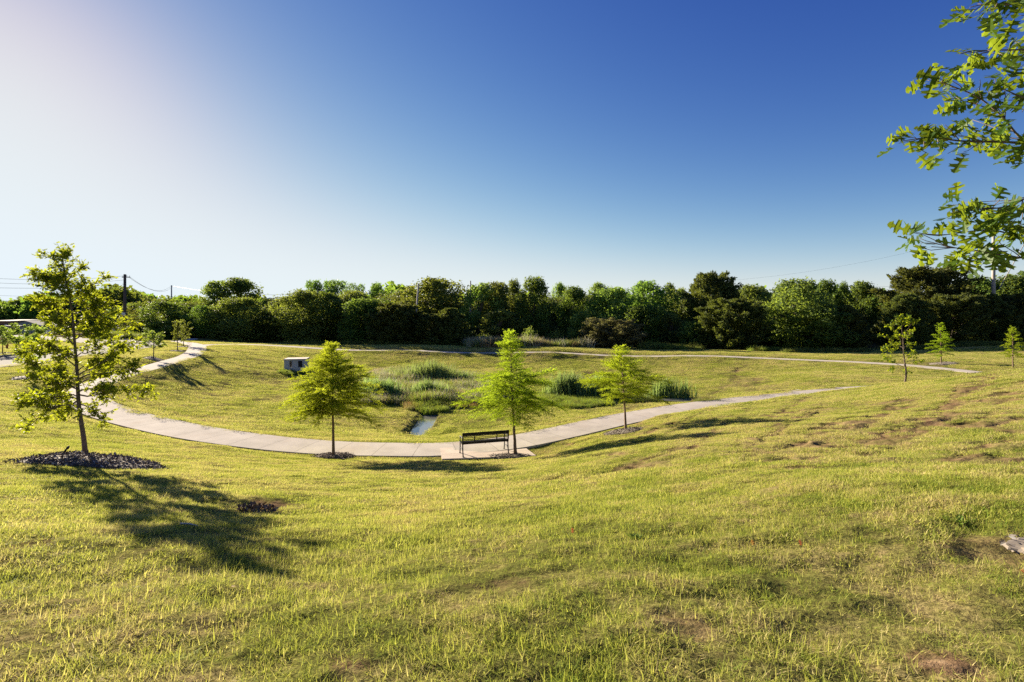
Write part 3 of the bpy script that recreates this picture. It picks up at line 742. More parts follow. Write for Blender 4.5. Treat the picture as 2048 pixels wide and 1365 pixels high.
# ------------------------------------------------------------------ a bald cypress: whorls of flat feathery sprays
def cypress(root, seed, height, r_base, crown_lo, profile, n_br, mat, bend=(0, 0), lean=(0, 0), dens=1.0, el_lo=.05, el_hi=.75, nlen=.066):
    r = np.random.RandomState(seed); tubes = []
    t = np.linspace(0, 1, 26); sway = np.cumsum(r.normal(0, .006, (26, 2)), 0)
    tp = np.stack([lean[0]*t + bend[0]*np.sin(t*math.pi) + sway[:, 0], lean[1]*t + bend[1]*np.sin(t*math.pi) + sway[:, 1], t*height], 1)
    tubes.append((tp, np.interp(t, [0, .02, .1, 1], [r_base*1.5, r_base*1.15, r_base*.95, .006])))
    cs, nm, al, ll = [], [], [], []
    prof_t = [p[0] for p in profile]; prof_w = [p[1] for p in profile]
    az = r.uniform(0, 6.28)
    for k in range(n_br):
        u = (k + r.uniform(-.4, .4))/n_br; u = min(max(u, 0), .995)
        h = crown_lo + (1 - crown_lo)*u**.92
        az += 2.4 + r.normal(0, .35)
        L = np.interp(h, prof_t, prof_w)*r.uniform(.55, 1.16) + .05
        i = h*25; i0 = min(int(i), 24); p0 = tp[i0] + (tp[i0+1] - tp[i0])*(i - i0)
        el = el_lo + (el_hi - el_lo)*u**1.7 + r.normal(0, .13)
        d = np.array([math.cos(az)*math.cos(el), math.sin(az)*math.cos(el), math.sin(el)])
        q = wander(p0, p0 + d*L, 8, .05, r, .06); q[:, 2] -= np.linspace(0, 1, 8)**2*L*.10
        tubes.append((q, np.linspace(max(.006, r_base*.22*(1 - .75*u)), .003, 8)))
        side = np.cross(d, [0, 0, 1]); side /= np.linalg.norm(side); upn = np.cross(side, d)
        ns = max(5, int(L*17*dens))
        for s in range(ns):
            v = .16 + .84*(s + r.uniform(0, 1))/ns; ii = v*7; j = min(int(ii), 6); b0 = q[j] + (q[j+1] - q[j])*(ii - j)
            sg = 1 if s % 2 else -1
            sd = d*r.uniform(.5, .95) + side*sg*r.uniform(.35, 1.0) + upn*r.normal(.05, .28); sd /= np.linalg.norm(sd)
            sl = (L*.36*(1.08 - .62*v) + .07)*r.uniform(.6, 1.2)
            if s >= ns - 1: sd = d; sl = .16
            m = max(5, int(sl*dens*135)); w = np.sort(r.uniform(0, 1, m)); c = b0 + sd*(sl*w)[:, None] + r.normal(0, .010, (m, 3)); c[:, 2] -= sl*w*w*.18
            sd2 = np.cross(upn, sd); pm = np.where(np.arange(m) % 2, 1, -1)[:, None]
            a_ = sd*.75 + sd2*pm*r.uniform(.4, 1.0, (m, 1)) + r.normal(0, .2, (m, 3)); n_ = upn + r.normal(0, .42, (m, 3))
            cs.append(c); nm.append(n_); al.append(a_); ll.append(nlen*r.uniform(.6, 1.3, m)*(1.1 - .5*w))
    tubes_obj('trunk', tubes, M_BARK_C, root)
    cs = np.concatenate(cs); ll = np.concatenate(ll)
    V, f, c = cards(cs, np.concatenate(nm), np.concatenate(al), ll, np.maximum(ll*.26, .012), NEEDLE)
    add_obj('crown', mesh_np('crown', V, f, c, mat), root)
    return len(cs)

# ------------------------------------------------------------------ trees of the wood: shapes of unit height and width, shared by copies
def wood_shape(seed, kind):
    """crown mesh data and trunk mesh data, base at 0, height 1, width 1"""
    r = np.random.RandomState(seed); parts = []; tubes = []; lobes = []
    if kind in ('broad', 'loose', 'tall', 'round', 'umbrella'):
        lo = {'broad': .12, 'loose': .2, 'tall': .10, 'round': .04, 'umbrella': .55}[kind]
        nl = {'broad': 24, 'loose': 22, 'tall': 22, 'round': 18, 'umbrella': 11}[kind]
        rad = {'broad': (.09, .25), 'loose': (.09, .15), 'tall': (.08, .21), 'round': (.11, .26), 'umbrella': (.12, .17)}[kind]
        wmul = .36
        for k in range(nl):
            v = (k + .5)/nl; h = lo + (1 - lo)*v
            hw = math.sin(math.pi*min(1, max(.10, ((h - lo)/(1 - lo))**.8*.90 + .10)))**.55
            if kind == 'tall': hw *= .9
            if kind == 'umbrella': hw = .75 + .25*math.sin(v*3)
            a = k*2.4 + r.normal(0, .5); rr = wmul*hw*r.uniform(.35, 1.05)
            s = r.uniform(*rad)*(1 - .30*v)
            lobes.append((rr*math.cos(a), rr*math.sin(a), min(h, 1 - s*.8), s, s*r.uniform(.7, .95)))
        lobes.append((r.normal(0, .06), r.normal(0, .06), .90, .12, .10))
        nleaf = {'broad': 560, 'loose': 420, 'tall': 560, 'round': 640, 'umbrella': 620}[kind]
        for (x, y, z, s, sz) in lobes:
            n = int(nleaf*(s/.15)**1.6); u = rand_unit(r, n)
            shell = r.uniform(.55, 1.08, n)**.6*(1 + .22*np.sin(u[:, 0]*7 + x*30)*np.sin(u[:, 1]*6 + y*30) + .12*np.sin(u[:, 2]*11 + z*20))
            c = np.array([x, y, z]) + u*np.array([s, s, sz])*shell[:, None]
            nn = u*.7 + rand_unit(r, n)*.75 + np.array([0, 0, .25]); al = rand_unit(r, n) + np.array([0, 0, -.25])
            l = r.uniform(.019, .036, n)*(1.15 if kind == 'loose' else 1)
            parts.append(cards(c, nn, al, l, l*r.uniform(.55, .85, n), RAG))
            # a few long shoots break the outline
            k = n//22; c2 = np.array([x, y, z]) + u[:k]*np.array([s, s, sz])*r.uniform(1.05, 1.38, k)[:, None]
            l2 = r.uniform(.018, .03, k); parts.append(cards(c2, rand_unit(r, k), u[:k] + rand_unit(r, k)*.4, l2, l2*.5, RAG))
        tubes.append((wander((0, 0, -.03), (r.normal(0, .04), r.normal(0, .04), .62), 8, .08, r), np.linspace(.022, .010, 8)))
        for (x, y, z, s, sz) in lobes[::2]:
            z0 = max(lo*.8, z*.55); tubes.append((wander((0, 0, z0), (x, y, z), 6, .08, r, .05), np.linspace(.010, .0025, 6)))
    elif kind in ('juniper', 'cedar', 'bush'):
        nb = {'juniper': 150, 'cedar': 170, 'bush': 110}[kind]
        for k in range(nb):
            v = (k + r.uniform(0, 1))/nb
            if kind == 'cedar': h0 = .02 + .90*v; w = .50*(1 - v)**.62 + .03; el = .35 + .45*v
            elif kind == 'juniper': h0 = .02 + .80*v; w = .46*math.sin(math.pi*(.20 + .72*v))**.7; el = .25 + .75*v
            else: h0 = .02 + .66*v; w = .50*math.sin(math.pi*(.28 + .60*v))**.6; el = .20 + .8*v
            a = k*2.4 + r.normal(0, .4); w *= r.uniform(.70, 1.10)
            tip = np.array([w*math.cos(a), w*math.sin(a), min(1.0, h0 + w*math.tan(min(el, 1.1))*.55 + .04)])
            b = np.array([0, 0, max(.02, tip[2] - w*.75)])*1.0
            st = .35; n = int(230*(.6 + w)); t = st + (1 - st)*r.uniform(0, 1, n)**.7
            spread = .075*(1.12 - t)**.7 + .008
            c = b + (tip - b)*t[:, None] + rand_unit(r, n)*spread[:, None]*np.array([1, 1, .75]); c[:, 2] = np.maximum(c[:, 2], .0)
            d = (tip - b)/np.linalg.norm(tip - b)
            al = d*.9 + rand_unit(r, n)*.8 + np.array([0, 0, .25]); l = r.uniform(.022, .046, n)
            parts.append(cards(c, rand_unit(r, n) + np.array([0, 0, .3]), al, l, l*r.uniform(.30, .5, n), RAG))
            if k % 3 == 0: tubes.append((np.array([b, (b*.5 + tip*.5) + [0, 0, -.01], b*.1 + tip*.9]), np.array([.006, .004, .002])))
        tubes.append((wander((0, 0, -.03), (0, 0, .8), 7, .04, r), np.linspace(.02, .004, 7)))
    V, f, c = join_parts(parts)
    mb = MB()
    for p, q in tubes: mb.tube(p, q, 6)
    v = np.concatenate(mb.v); fl = [i for q in mb.f for i in q]
    return (V, f, c), (v, fl, [len(q) for q in mb.f])
SHAPES = {}
def wood_mesh(key, kind, seed, mat):
    if key not in SHAPES:
        (V, f, c), (tv, tf, tc) = wood_shape(seed, kind)
        SHAPES[key] = (mesh_np('crown', V, f, c, mat), mesh_np('trunk', tv, tf, tc, M_BARK_D, True))
    return SHAPES[key]
# ------------------------------------------------------------------ the wood beyond the basin, tree by tree
KINDS_ = {'broad_a': ('broad', 1, M_DEC), 'broad_b': ('broad', 2, M_DEC), 'broad_c': ('broad', 3, M_DEC), 'light_a': ('broad', 4, M_DECL), 'light_b': ('broad', 5, M_DECL),
  'tall_a': ('tall', 6, M_DEC), 'tall_b': ('tall', 7, M_DEC), 'loose_a': ('loose', 8, M_DECL), 'round_a': ('round', 9, M_DEC), 'round_b': ('round', 10, M_DECL),
  'umb': ('umbrella', 11, M_DEC), 'jun_a': ('juniper', 12, M_JUN), 'jun_b': ('juniper', 13, M_JUN), 'ced_a': ('cedar', 14, M_JUN), 'ced_b': ('cedar', 15, M_JUN), 'bush_b': ('bush', 16, M_BUSHB), 'bush_g': ('bush', 17, M_DECL)}
NAMES_ = {'broad': 'broadleaf_tree', 'light': 'broadleaf_tree', 'tall': 'broadleaf_tree', 'loose': 'broadleaf_tree', 'round': 'broadleaf_tree', 'umb': 'broadleaf_tree', 'jun': 'juniper_tree', 'ced': 'cedar_tree', 'bush': 'bush'}
# kind, pixel column of the trunk, pixel row of the top, width in pixels, distance, label
WOOD = [
 ('light_b', 268, 608, 76, 125, 'hazy tree just beside the dark utility pole, above the tan hip roof'),
 ('broad_b', 292, 616, 62, 108, 'small rounded tree at the road end of the wood, beside the tan house'),
 ('round_a', 288, 641, 44, 98, 'low dark bush against the white wall of the tan house'),
 ('broad_a', 330, 604, 92, 98, 'broad dark tree standing below the thin distant pole'),
 ('round_a', 330, 642, 70, 93, 'dark undergrowth bush behind the young tree on the verge'),
 ('broad_c', 372, 607, 84, 104, 'dark tree between the thin distant pole and the tall pale-topped tree'),
 ('loose_a', 430, 562, 78, 122, 'airy pale-topped tree, thinner half of the tall pair rising above the wood'),
 ('broad_b', 475, 557, 104, 122, 'tall full-crowned tree, denser half of the pair rising above the wood'),
 ('broad_a', 412, 612, 84, 96, 'dark front tree behind the path junction, next to the two slim saplings'),
 ('light_a', 484, 596, 106, 96, 'front tree with a yellow-green sunlit edge under the tall pale pair'),
 ('round_b', 541, 597, 44, 118, 'small round treetop in the dip before the big sunlit tree'),
 ('broad_b', 541, 618, 78, 98, 'dark tree filling the dip in the wood above the far path'),
 ('light_b', 606, 581, 104, 95, 'big tree with bright sunlit flank, straight above the concrete box'),
 ('umb', 634, 561, 56, 130, 'dark round-headed treetop, first of the two flat heads on the skyline'),
 ('umb', 676, 562, 76, 130, 'dark flat-headed treetop, wider of the two flat heads on the skyline'),
 ('broad_a', 655, 586, 92, 98, 'dark tree between the big sunlit one and the dense cedar'),
 ('light_a', 712, 583, 96, 100, 'tree with sunlit top right of the two flat-headed ones'),
 ('umb', 748, 567, 62, 128, 'dark lone flat treetop before the long pale crown'),
 ('round_b', 800, 580, 66, 118, 'small pale treetop next to the leaning grey pole'),
 ('light_b', 868, 558, 136, 108, 'wide pale domed tree behind the leaning grey pole'),
 ('broad_c', 735, 598, 110, 92, 'dark mass of a tree above the first feathery cypress'),
 ('jun_a', 792, 608, 110, 89, 'dense dark cedar behind the reeds, its foot in deep shade'),
 ('jun_b', 852, 629, 96, 89, 'dense dark juniper below the leaning grey pole'),
 ('ced_b', 900, 618, 86, 88, 'dark juniper ending the shaded thicket beside the meadow gap'),
 ('loose_a', 958, 567, 84, 100, 'willowy pale tree beside the short pole at the meadow gap'),
 ('light_a', 998, 566, 74, 104, 'pale treetop behind the willowy tree, above the bench cypress'),
 ('loose_a', 996, 620, 90, 92, 'loose grey-green small tree directly behind the bench cypress top'),
 ('tall_a', 1026, 561, 54, 108, 'narrow treetop squeezed beside the tall dark double-peaked tree'),
 ('tall_b', 1068, 556, 82, 98, 'tall dark double-peaked tree over the meadow gap'),
 ('round_b', 1121, 566, 38, 120, 'small pale round treetop in the notch after the double-peaked tree'),
 ('broad_b', 1146, 574, 74, 102, 'grey-green tree between the notch and the sunlit dome'),
 ('light_a', 1228, 576, 104, 98, 'domed tree with a bright yellow-green flank behind the third cypress'),
 ('round_b', 1198, 566, 58, 114, 'rounded treetop peeping over the bright-flanked dome'),
 ('broad_a', 1294, 563, 124, 104, 'big rounded tree rising beside the bright-flanked dome'),
 ('round_a', 1340, 567, 40, 118, 'small dark knob of a treetop just before the tall grey juniper'),
 ('light_b', 1362, 578, 50, 112, 'pale tree in the gap before the tall grey juniper'),
 ('round_b', 1162, 624, 42, 90, 'slim bright yellow-green bush at the end of the meadow gap'),
 ('bush_b', 1222, 634, 122, 84, 'low spreading brownish juniper bush beside the far path'),
 ('broad_c', 1292, 612, 92, 92, 'mid-height olive tree behind the brownish bush'),
 ('loose_a', 1345, 627, 66, 90, 'small pale scrubby tree right of the olive one'),
 ('jun_b', 1427, 549, 112, 98, 'tall grey-green juniper, the highest crown of the middle wood'),
 ('light_a', 1498, 572, 92, 106, 'bright-topped tree right behind the tall grey juniper'),
 ('bush_g', 1390, 640, 60, 86, 'sunlit low bush at the foot of the tall grey juniper'),
 ('jun_a', 1462, 600, 140, 83, 'broad dark-green juniper before the tall grey one, its skirt on the grass'),
 ('light_b', 1590, 560, 124, 84, 'large leafy tree with glinting sunlit leaves above the tyre track'),
 ('tall_b', 1655, 562, 62, 100, 'upright tree with a yellowish patch behind the glinting one'),
 ('tall_a', 1686, 566, 40, 100, 'thin spiky treetop between the yellowish tree and its neighbour'),
 ('broad_b', 1722, 564, 78, 96, 'dark rounded tree over the sunlit gap in the grass'),
 ('broad_a', 1640, 604, 104, 79, 'deep shaded tree beside the glinting one, thin stems at its foot'),
 ('ced_b', 1692, 612, 84, 79, 'dark shaded cedar at the edge of the sunlit grass gap'),
 ('round_b', 1764, 582, 50, 102, 'low treetop in the dip beside the great dark cedar'),
 ('jun_b', 1858, 537, 172, 86, 'great dark cedar, the tallest crown on the skyline'),
 ('ced_a', 1812, 590, 106, 78, 'dark drooping cedar in front of the great one, behind the young oak'),
 ('jun_a', 1905, 590, 120, 78, 'dark cedar behind the small cypress on the mulch ring'),
 ('light_a', 1958, 556, 76, 108, 'pale treetop just before the tall wooden pole'),
 ('ced_b', 1972, 592, 118, 79, 'dark cedar at the foot of the tall wooden pole'),
 ('broad_c', 2030, 552, 92, 104, 'treetop behind the slanting guy wire'),
 ('jun_b', 2046, 590, 120, 80, 'dark cedar behind the farthest small cypress, at the picture edge'),
 ('ced_a', 2130, 560, 140, 84, 'dark cedar beyond the guy wire, past the picture edge'),
 ('broad_a', 2230, 550, 150, 92, 'broad dark tree farthest along the wood, past the cedars'),
]
def build_wood():
    r = np.random.RandomState(77)
    for kind, px, top, w, Y, label in WOOD:
        k, seed, mat = KINDS_[kind]
        cm, tm = wood_mesh(kind, k, seed, mat)
        base = on_land(px, Y=Y); base.z -= .1
        h = -(top - H0)/F*Y - base.z; wid = w/F*Y*(1.30 if k not in ('juniper', 'cedar', 'bush', 'umbrella') else 1.12)
        nm = NAMES_[kind.split('_')[0]]
        o = empty(nm, base, label, 'bush' if nm == 'bush' else 'tree', 'trees of the wood beyond the basin', r.uniform(0, 6.28))
        for me, n in ((tm, 'trunk'), (cm, 'crown')):
            c = add_obj(n, me, o)
        o.scale = (wid, wid, h)
    # the tangle of shrubs and far stems that fills the wood behind and below its first trees
    protos = []
    for s in range(4):
        rr = np.random.RandomState(500 + s); n = 700
        c = rand_unit(rr, n)*np.array([1.5, 1.5, 1.7])*rr.uniform(.35, 1, n)[:, None]**.5; c[:, 2] += 1.5; c = c[c[:, 2] > 0]; n = len(c)
        l = rr.uniform(.16, .36, n); V, f, cn = cards(c, rand_unit(rr, n) + [0, 0, .3], rand_unit(rr, n), l, l*.7, KITE); protos.append((V, np.asarray(f).reshape(-1, 4)))
    pts = []; sc = []
    for px in np.arange(262, 2300, 7.0):
        gap = 938 < px < 1165; gap2 = 1722 < px < 1772
        for rowi in range(6):
            Y = (99 if px < 950 else 97 if px < 1300 else 92 if px < 1560 else 88) + rowi*5.0 + r.uniform(-2, 2)
            if gap and rowi < 1: continue
            if gap2 and rowi < 2: continue
            x = px + r.uniform(-5, 5); p = on_land(x, Y=Y); pts.append(p[:]); sc.append(r.uniform(.6, 1.5)*(1.0 + .16*rowi))
    kinds = list(r.randint(0, 4, len(pts)))
    for s in range(3):           # taller stems and tops seen between the first trees
        rr = np.random.RandomState(520 + s); n = 1500; u = rand_unit(rr, n)
        c = u*np.array([2.6, 2.6, 3.4])*(rr.uniform(.5, 1.05, n)*(1 + .22*np.sin(u[:, 0]*6 + s)*np.sin(u[:, 1]*7 + u[:, 2]*5)))[:, None]; c[:, 2] += 5.4
        l = rr.uniform(.22, .42, n); V, f, cn = cards(c, u*.5 + rand_unit(rr, n) + [0, 0, .3], rand_unit(rr, n), l, l*.7, KITE); protos.append((V, np.asarray(f).reshape(-1, 4)))
    for px in np.arange(300, 2300, 9.0):
        for Y in (110, 118):
            Y += r.uniform(-3, 3); x = px + r.uniform(-4, 4); p = on_land(x, Y=Y); top = (622 if px < 400 else 614 if px < 560 else 604) + 9*math.sin(px*.021) + 6*math.sin(px*.063) + r.uniform(-6, 8)
            pts.append(p[:]); sc.append((-(top - H0)/F*Y - p.z)/8.6); kinds.append(4 + r.randint(0, 3))
    pts = np.array(pts); n = len(pts); rot = np.zeros((n, 3)); rot[:, 2] = r.uniform(0, 6.28, n)
    o = scatter('undergrowth', protos, pts, np.array(kinds), rot, np.array(sc), [M_JUN])  # darker juniper leaves put the shade between the crowns into the colour
    # the far wood that closes the horizon: one mass of many trees
    protos = []
    for s in range(4):
        rr = np.random.RandomState(600 + s); n = 900
        u = rand_unit(rr, n); c = u*np.array([4.2, 4.2, 4.0])*(rr.uniform(.6, 1.05, n)*(1 + .2*np.sin(u[:, 0]*6 + s)*np.sin(u[:, 2]*7)))[:, None]; c[:, 2] = c[:, 2]*1.1 + 4.6; c = c[c[:, 2] > 0]; n = len(c)
        l = rr.uniform(.7, 1.4, n); V, f, cn = cards(c, rand_unit(rr, n) + [0, 0, .3], rand_unit(rr, n), l, l*.7, RAG); 
        V2, f2, c2 = cards(c, rand_unit(rr, n) + [0, 0, .3], rand_unit(rr, n), l, l*.7, KITE); protos.append((V2, np.asarray(f2).reshape(-1, 4)))
    pts = []; sc = []
    for a in np.arange(-64, 66, .42):
        for rowi in range(4):
            d = 235 + rowi*22 + r.uniform(-9, 9) + 25*math.sin(a*.21)
            if a > -16: d = d*.72
            t = R(a + r.uniform(-.3, .3)); x, y = d*math.sin(t), d*math.cos(t)
            pts.append((x, y, land1(x, y) - .3)); sc.append(r.uniform(.75, 1.35)*(1 + .03*rowi)*(1.12 + .25*math.sin(a*.9 + 1)*math.sin(a*.37))*(.95 if a < -16 else .9))
    pts = np.array(pts); n = len(pts); rot = np.zeros((n, 3)); rot[:, 2] = r.uniform(0, 6.28, n)
    scatter('far_woodland', protos, pts, r.randint(0, 4, n), rot, np.array(sc), [M_DEC])

# ------------------------------------------------------------------ planted young trees
MULCH_BEDS = []
def bed(px, py, a, b, mat, label, seed, mound=.10, n=1500, chip=.05, Y=None, off=(0, 0)):
    """a low mound of wood chips laid on the ground, centre under a pixel"""
    c = on_land(px, py) if Y is None else on_land(px, Y=Y)
    c = Vector((c.x + off[0], c.y + off[1], 0)); r = np.random.RandomState(seed)
    MULCH_BEDS.append((c.x, c.y, a, b))
    n0, n1 = 9, 30; V = []; z0 = land1(c.x, c.y)
    hgt = lambda x, y: mound*np.clip(1 - (x/a)**2 - (y/b)**2, 0, 1)**.7
    for i in range(1, n0 + 1):
        for k in range(n1):
            t = 2*math.pi*k/n1; q = i/n0*(1 + .10*math.sin(3*t + seed) + .07*math.sin(7*t + 2*seed)); V.append((a*q*math.cos(t), b*q*math.sin(t)))
    V = np.array([(0, 0)] + V); z = land(V[:, 0] + c.x, V[:, 1] + c.y) - z0 + hgt(V[:, 0], V[:, 1])*.9 + .008
    z[-n1:] -= .05
    Vm = np.column_stack([V, z]); f = [[0, 1 + k, 1 + (k+1) % n1] for k in range(n1)]
    for i in range(n0 - 1):
        for k in range(n1): f.append([1 + i*n1 + k, 1 + (i+1)*n1 + k, 1 + (i+1)*n1 + (k+1) % n1, 1 + i*n1 + (k+1) % n1])
    t = r.uniform(0, 2*math.pi, n); q = np.sqrt(r.uniform(0, 1, n))*1.06*(1 + .10*np.sin(3*t + seed) + .07*np.sin(7*t + 2*seed)) + np.abs(r.normal(0, .035, n))
    x, y = a*q*np.cos(t), b*q*np.sin(t); cc = np.column_stack([x, y, land(x + c.x, y + c.y) - z0 + hgt(x, y) + r.uniform(.0, .03, n)])
    l = chip*r.uniform(.5, 1.6, n)
    Vc, fc, kc = cards(cc, rand_unit(r, n)*.8 + [0, 0, .9], rand_unit(r, n), l, l*r.uniform(.35, .7, n), KITE)
    flat = [i for q in f for i in q]
    Va, fa, ca = join_parts([(Vm, flat, [len(q) for q in f]), (Vc, fc, kc)])
    o = add_obj('mulch_ring', mesh_np('mulch_ring', Va, fa, ca, mat), None, (c.x, c.y, z0))
    return tag(o, label, 'mulch ring', 'mulch rings round the young trees')

def build_beds():
    bed(192, 926, 1.48, .82, M_MULCH, 'large dark mulch mound around the foot of the leaning oak by the bent pipe', 3, .17, 3600, .055)
    bed(670, 914, .74, .42, M_MULCH, 'dark mulch ring with a grassy rim under the fullest feathery cypress', 4, .08, 1500, .045)
    bed(1020, 914, .92, .36, M_MULCHG, 'grey wood-chip ring overlapping the bench pad under its cypress', 5, .06, 1400, .045)
    bed(1245, 864, .80, .62, M_MULCHG, 'pale grey wood-chip ring on the slope above the curving path', 6, .07, 1500, .045)
    bed(57, 757, 1.0, .8, M_MULCH, 'dark mulch ring under the vase-shaped shrubby tree near the road', 7, .12, 500, .07)
    bed(307, 719, .9, .8, M_MULCH, 'dark mulch ring under the small round tree by the path', 8, .12, 400, .08)
    bed(355, 703, .8, .7, M_MULCH, 'dark mulch ring under the thinner of two slim verge saplings', 9, .10, 300, .08)
    bed(367, 694.5, .8, .8, M_MULCH, 'dark mulch ring under the fuller of two slim verge saplings', 10, .10, 250, .09, Y=65)
    bed(8, 708, .8, .7, M_MULCH, 'dark mulch ring under the sapling across the road', 11, .08, 200, .09)
    bed(1888, 723, 1.35, 1.0, M_MULCHG, 'brown mulch ring under the small cypress before the dark cedars', 12, .12, 700, .07, Y=52)
    bed(2040, 1108, .30, .16, M_MULCHG, 'scattered grey bark pieces round the overhanging oak at the lawn edge', 13, .012, 230, .042, off=(.26, .03))

def build_trees():
    # the oak by the bent pipe: limbs measured against the trunk foot (metres across, away, up)
    b = on_land(172, 918); s = b.y/F; q = lambda px, py, d=0.0: np.array([(px - 172)*s, d, (918 - py)*s])
    root = empty('oak_tree', b, 'leaning young oak with ragged tiers of yellow-green leaves in the dark mulch mound', 'tree')
    trunk = [q(172,920), q(168,880), q(161,835), q(157,800), q(154,740), q(149,680), q(146,640), q(140,600), q(131,560), q(124,505)]
    lim = [(q(158,800), q(66,852,-.25), .020), (q(157,805), q(100,838,.3), .014), (q(157,800), q(30,806,.1), .020), (q(156,795), q(80,800,-.3), .016), (q(158,808), q(222,832,-.2), .016), (q(157,790), q(288,788,.1), .020), (q(157,785), q(240,780,-.3), .016),
           (q(156,770), q(50,728,.1), .018), (q(156,765), q(90,742,.4), .014), (q(155,760), q(275,738,-.1), .020), (q(155,752), q(278,684,0), .018), (q(154,745), q(235,706,.35), .015), (q(154,735), q(62,706,-.2), .016), (q(152,720), q(100,700,.2), .014),
           (q(150,690), q(95,668,.15), .014), (q(149,680), q(215,672,-.2), .015), (q(148,670), q(256,652,.1), .015), (q(147,655), q(228,628,0), .013), (q(147,650), q(86,640,.1), .013), (q(145,640), q(70,600,0), .012), (q(144,630), q(205,610,.2), .012), (q(143,622), q(110,610,-.3), .010),
           (q(142,605), q(208,552,0), .012), (q(141,598), q(180,575,-.2), .010), (q(139,590), q(62,548,0), .012), (q(137,580), q(92,556,.2), .009), (q(135,575), q(86,545,-.1), .008), (q(133,565), q(158,535,.1), .008), (q(130,555), q(94,515,0), .008), (q(128,540), q(142,512,-.1), .007),
           (q(156,780), q(170,760,-.95), .016), (q(156,775), q(130,750,-.8), .016), (q(155,770), q(160,745,.9), .016), (q(152,715), q(175,690,.8), .014), (q(152,715), q(135,690,-.8), .014), (q(147,660), q(160,640,-.6), .012), (q(147,655), q(140,635,.6), .012), (q(143,620), q(155,595,.45), .010), (q(142,610), q(128,590,-.4), .010)]
    oak(root, 21, trunk, .052, lim, .102, .30, 28, 13, M_OAK, twig_start=.14)
    # three feathery cypresses by the near path
    b = on_land(667, 914); h = (915 - 693)*b.y/F
    root = empty('cypress_tree', b, 'fullest feathery bald cypress, a broad yellow-green dome in dark mulch', 'tree', 'bald cypresses')
    cypress(root, 31, h, .055, .365, [(.33, 1.35), (.38, 1.66), (.56, 1.66), (.67, 1.34), (.78, .95), (.87, .58), (.94, .32), (1, .12)], 165, M_CYP, (.02, 0), (-.05, 0), 1.15)
    b = on_land(1031, 911); h = (912 - 668)*b.y/F
    root = empty('cypress_tree', b, 'bald cypress behind the black bench, its thin top poking above the far path', 'tree', 'bald cypresses')
    cypress(root, 32, h, .060, .315, [(.28, 1.0), (.34, 1.62), (.46, 1.92), (.56, 1.70), (.64, 1.05), (.70, .48), (.79, .62), (.88, .50), (1, .12)], 135, M_CYP, (-.03, 0), (-.26, 0), 1.15)
    b = on_land(1252, 861); h = (862 - 697)*b.y/F
    root = empty('cypress_tree', b, 'sparser darker bald cypress on the slope above the curving path', 'tree', 'bald cypresses')
    cypress(root, 33, h, .050, .36, [(.34, .85), (.42, 1.40), (.56, 1.62), (.66, 1.22), (.76, .66), (.88, .45), (1, .12)], 88, M_CYP, (.02, 0), (-.16, 0), 1.1)
    b = on_land(1882, Y=52); h = (721 - 640)*52/F
    root = empty('cypress_tree', b, 'small pointed cypress on the brown mulch ring before the dark cedars', 'tree', 'bald cypresses')
    cypress(root, 34, h, .060, .20, [(.18, .8), (.25, 1.18), (.40, 1.10), (.6, .9), (.8, .6), (.93, .3), (1, .12)], 44, M_CYP, (.03, 0), (0, 0), .8, nlen=.13)
    b = on_land(2026, Y=47.5); h = 735 - 655; h = h*47.5/F
    root = empty('cypress_tree', b, 'small pointed cypress half hidden by the grassy brow at the picture edge', 'tree', 'bald cypresses')
    cypress(root, 35, h, .055, .22, [(.2, .8), (.26, 1.05), (.40, .95), (.6, .72), (.8, .45), (.93, .22), (1, .1)], 42, M_CYP, (.02, 0), (0, 0), .8, nlen=.13)
    # slim oak on the brow
    b = on_land(1810, Y=27.5); s = b.y/F; zt = (635 - 765)*s; b.z = min(b.z, zt + .05)
    q = lambda px, py, d=0.0: np.array([(px - 1810)*s, d, (766 - py)*s])
    root = empty('oak_tree', b, 'slim young oak on the grassy brow before the far path', 'tree')
    lim = [(q(1808,735), q(1766,712), .016), (q(1808,730), q(1822,745,.3), .010), (q(1809,725), q(1832,722,-.2), .012), (q(1808,715), q(1778,700,.3), .014), (q(1808,705), q(1768,672), .014), (q(1807,700), q(1826,690,.3), .012), (q(1807,690), q(1784,672,-.3), .012),
           (q(1806,685), q(1830,665,.1), .012), (q(1806,680), q(1786,652,.2), .010), (q(1805,670), q(1822,645,-.2), .010), (q(1804,660), q(1794,640,.1), .008), (q(1804,655), q(1820,638), .008), (q(1808,720), q(1800,705,-.8), .012), (q(1807,700), q(1812,690,.8), .012), (q(1806,680), q(1800,668,-.5), .010), (q(1809,738), q(1795,740,.4), .010)]
    oak(root, 41, [q(1810,767), q(1812,745), q(1808,715), q(1806,680), q(1803,655), q(1802,640)],   .050, lim, .14, .38, 8.5, 12, M_OAK, M_BARK, KITE)
    # young trees along the road verge
    def young(px, py, top, wid, seed, label, Y=None, lo=.34, shape='round', mat=M_OAK, leaf=.16):
        b = on_land(px, py) if Y is None else on_land(px, Y=Y); s = b.y/F; h = b.z and (-(top - H0)*s - b.z); r = np.random.RandomState(seed)
        root = empty('young_tree', b, label, 'tree', 'young trees along the road verge')
        lim = []
        for k in range(16):
            u = lo + (.93 - lo)*(k + .5)/16; a = k*2.4 + r.normal(0, .3)
            v = (u - lo)/(1 - lo)
            w = wid*s/2*({'round': math.sin(math.pi*min(1, .22 + .80*v))**.6, 'vase': .35 + .75*v if v < .75 else .9 - (v - .75)*2.2, 'slim': 1 - .75*v}[shape])*r.uniform(.8, 1.1)
            p0 = np.array([0, 0, h*(lo*.85 + (u - lo)*(.75 if shape != 'vase' else .25))]); lim.append((p0, np.array([w*math.cos(a), w*math.sin(a), h*min(u + .06, .97)]), .022*(1 - .5*v)))
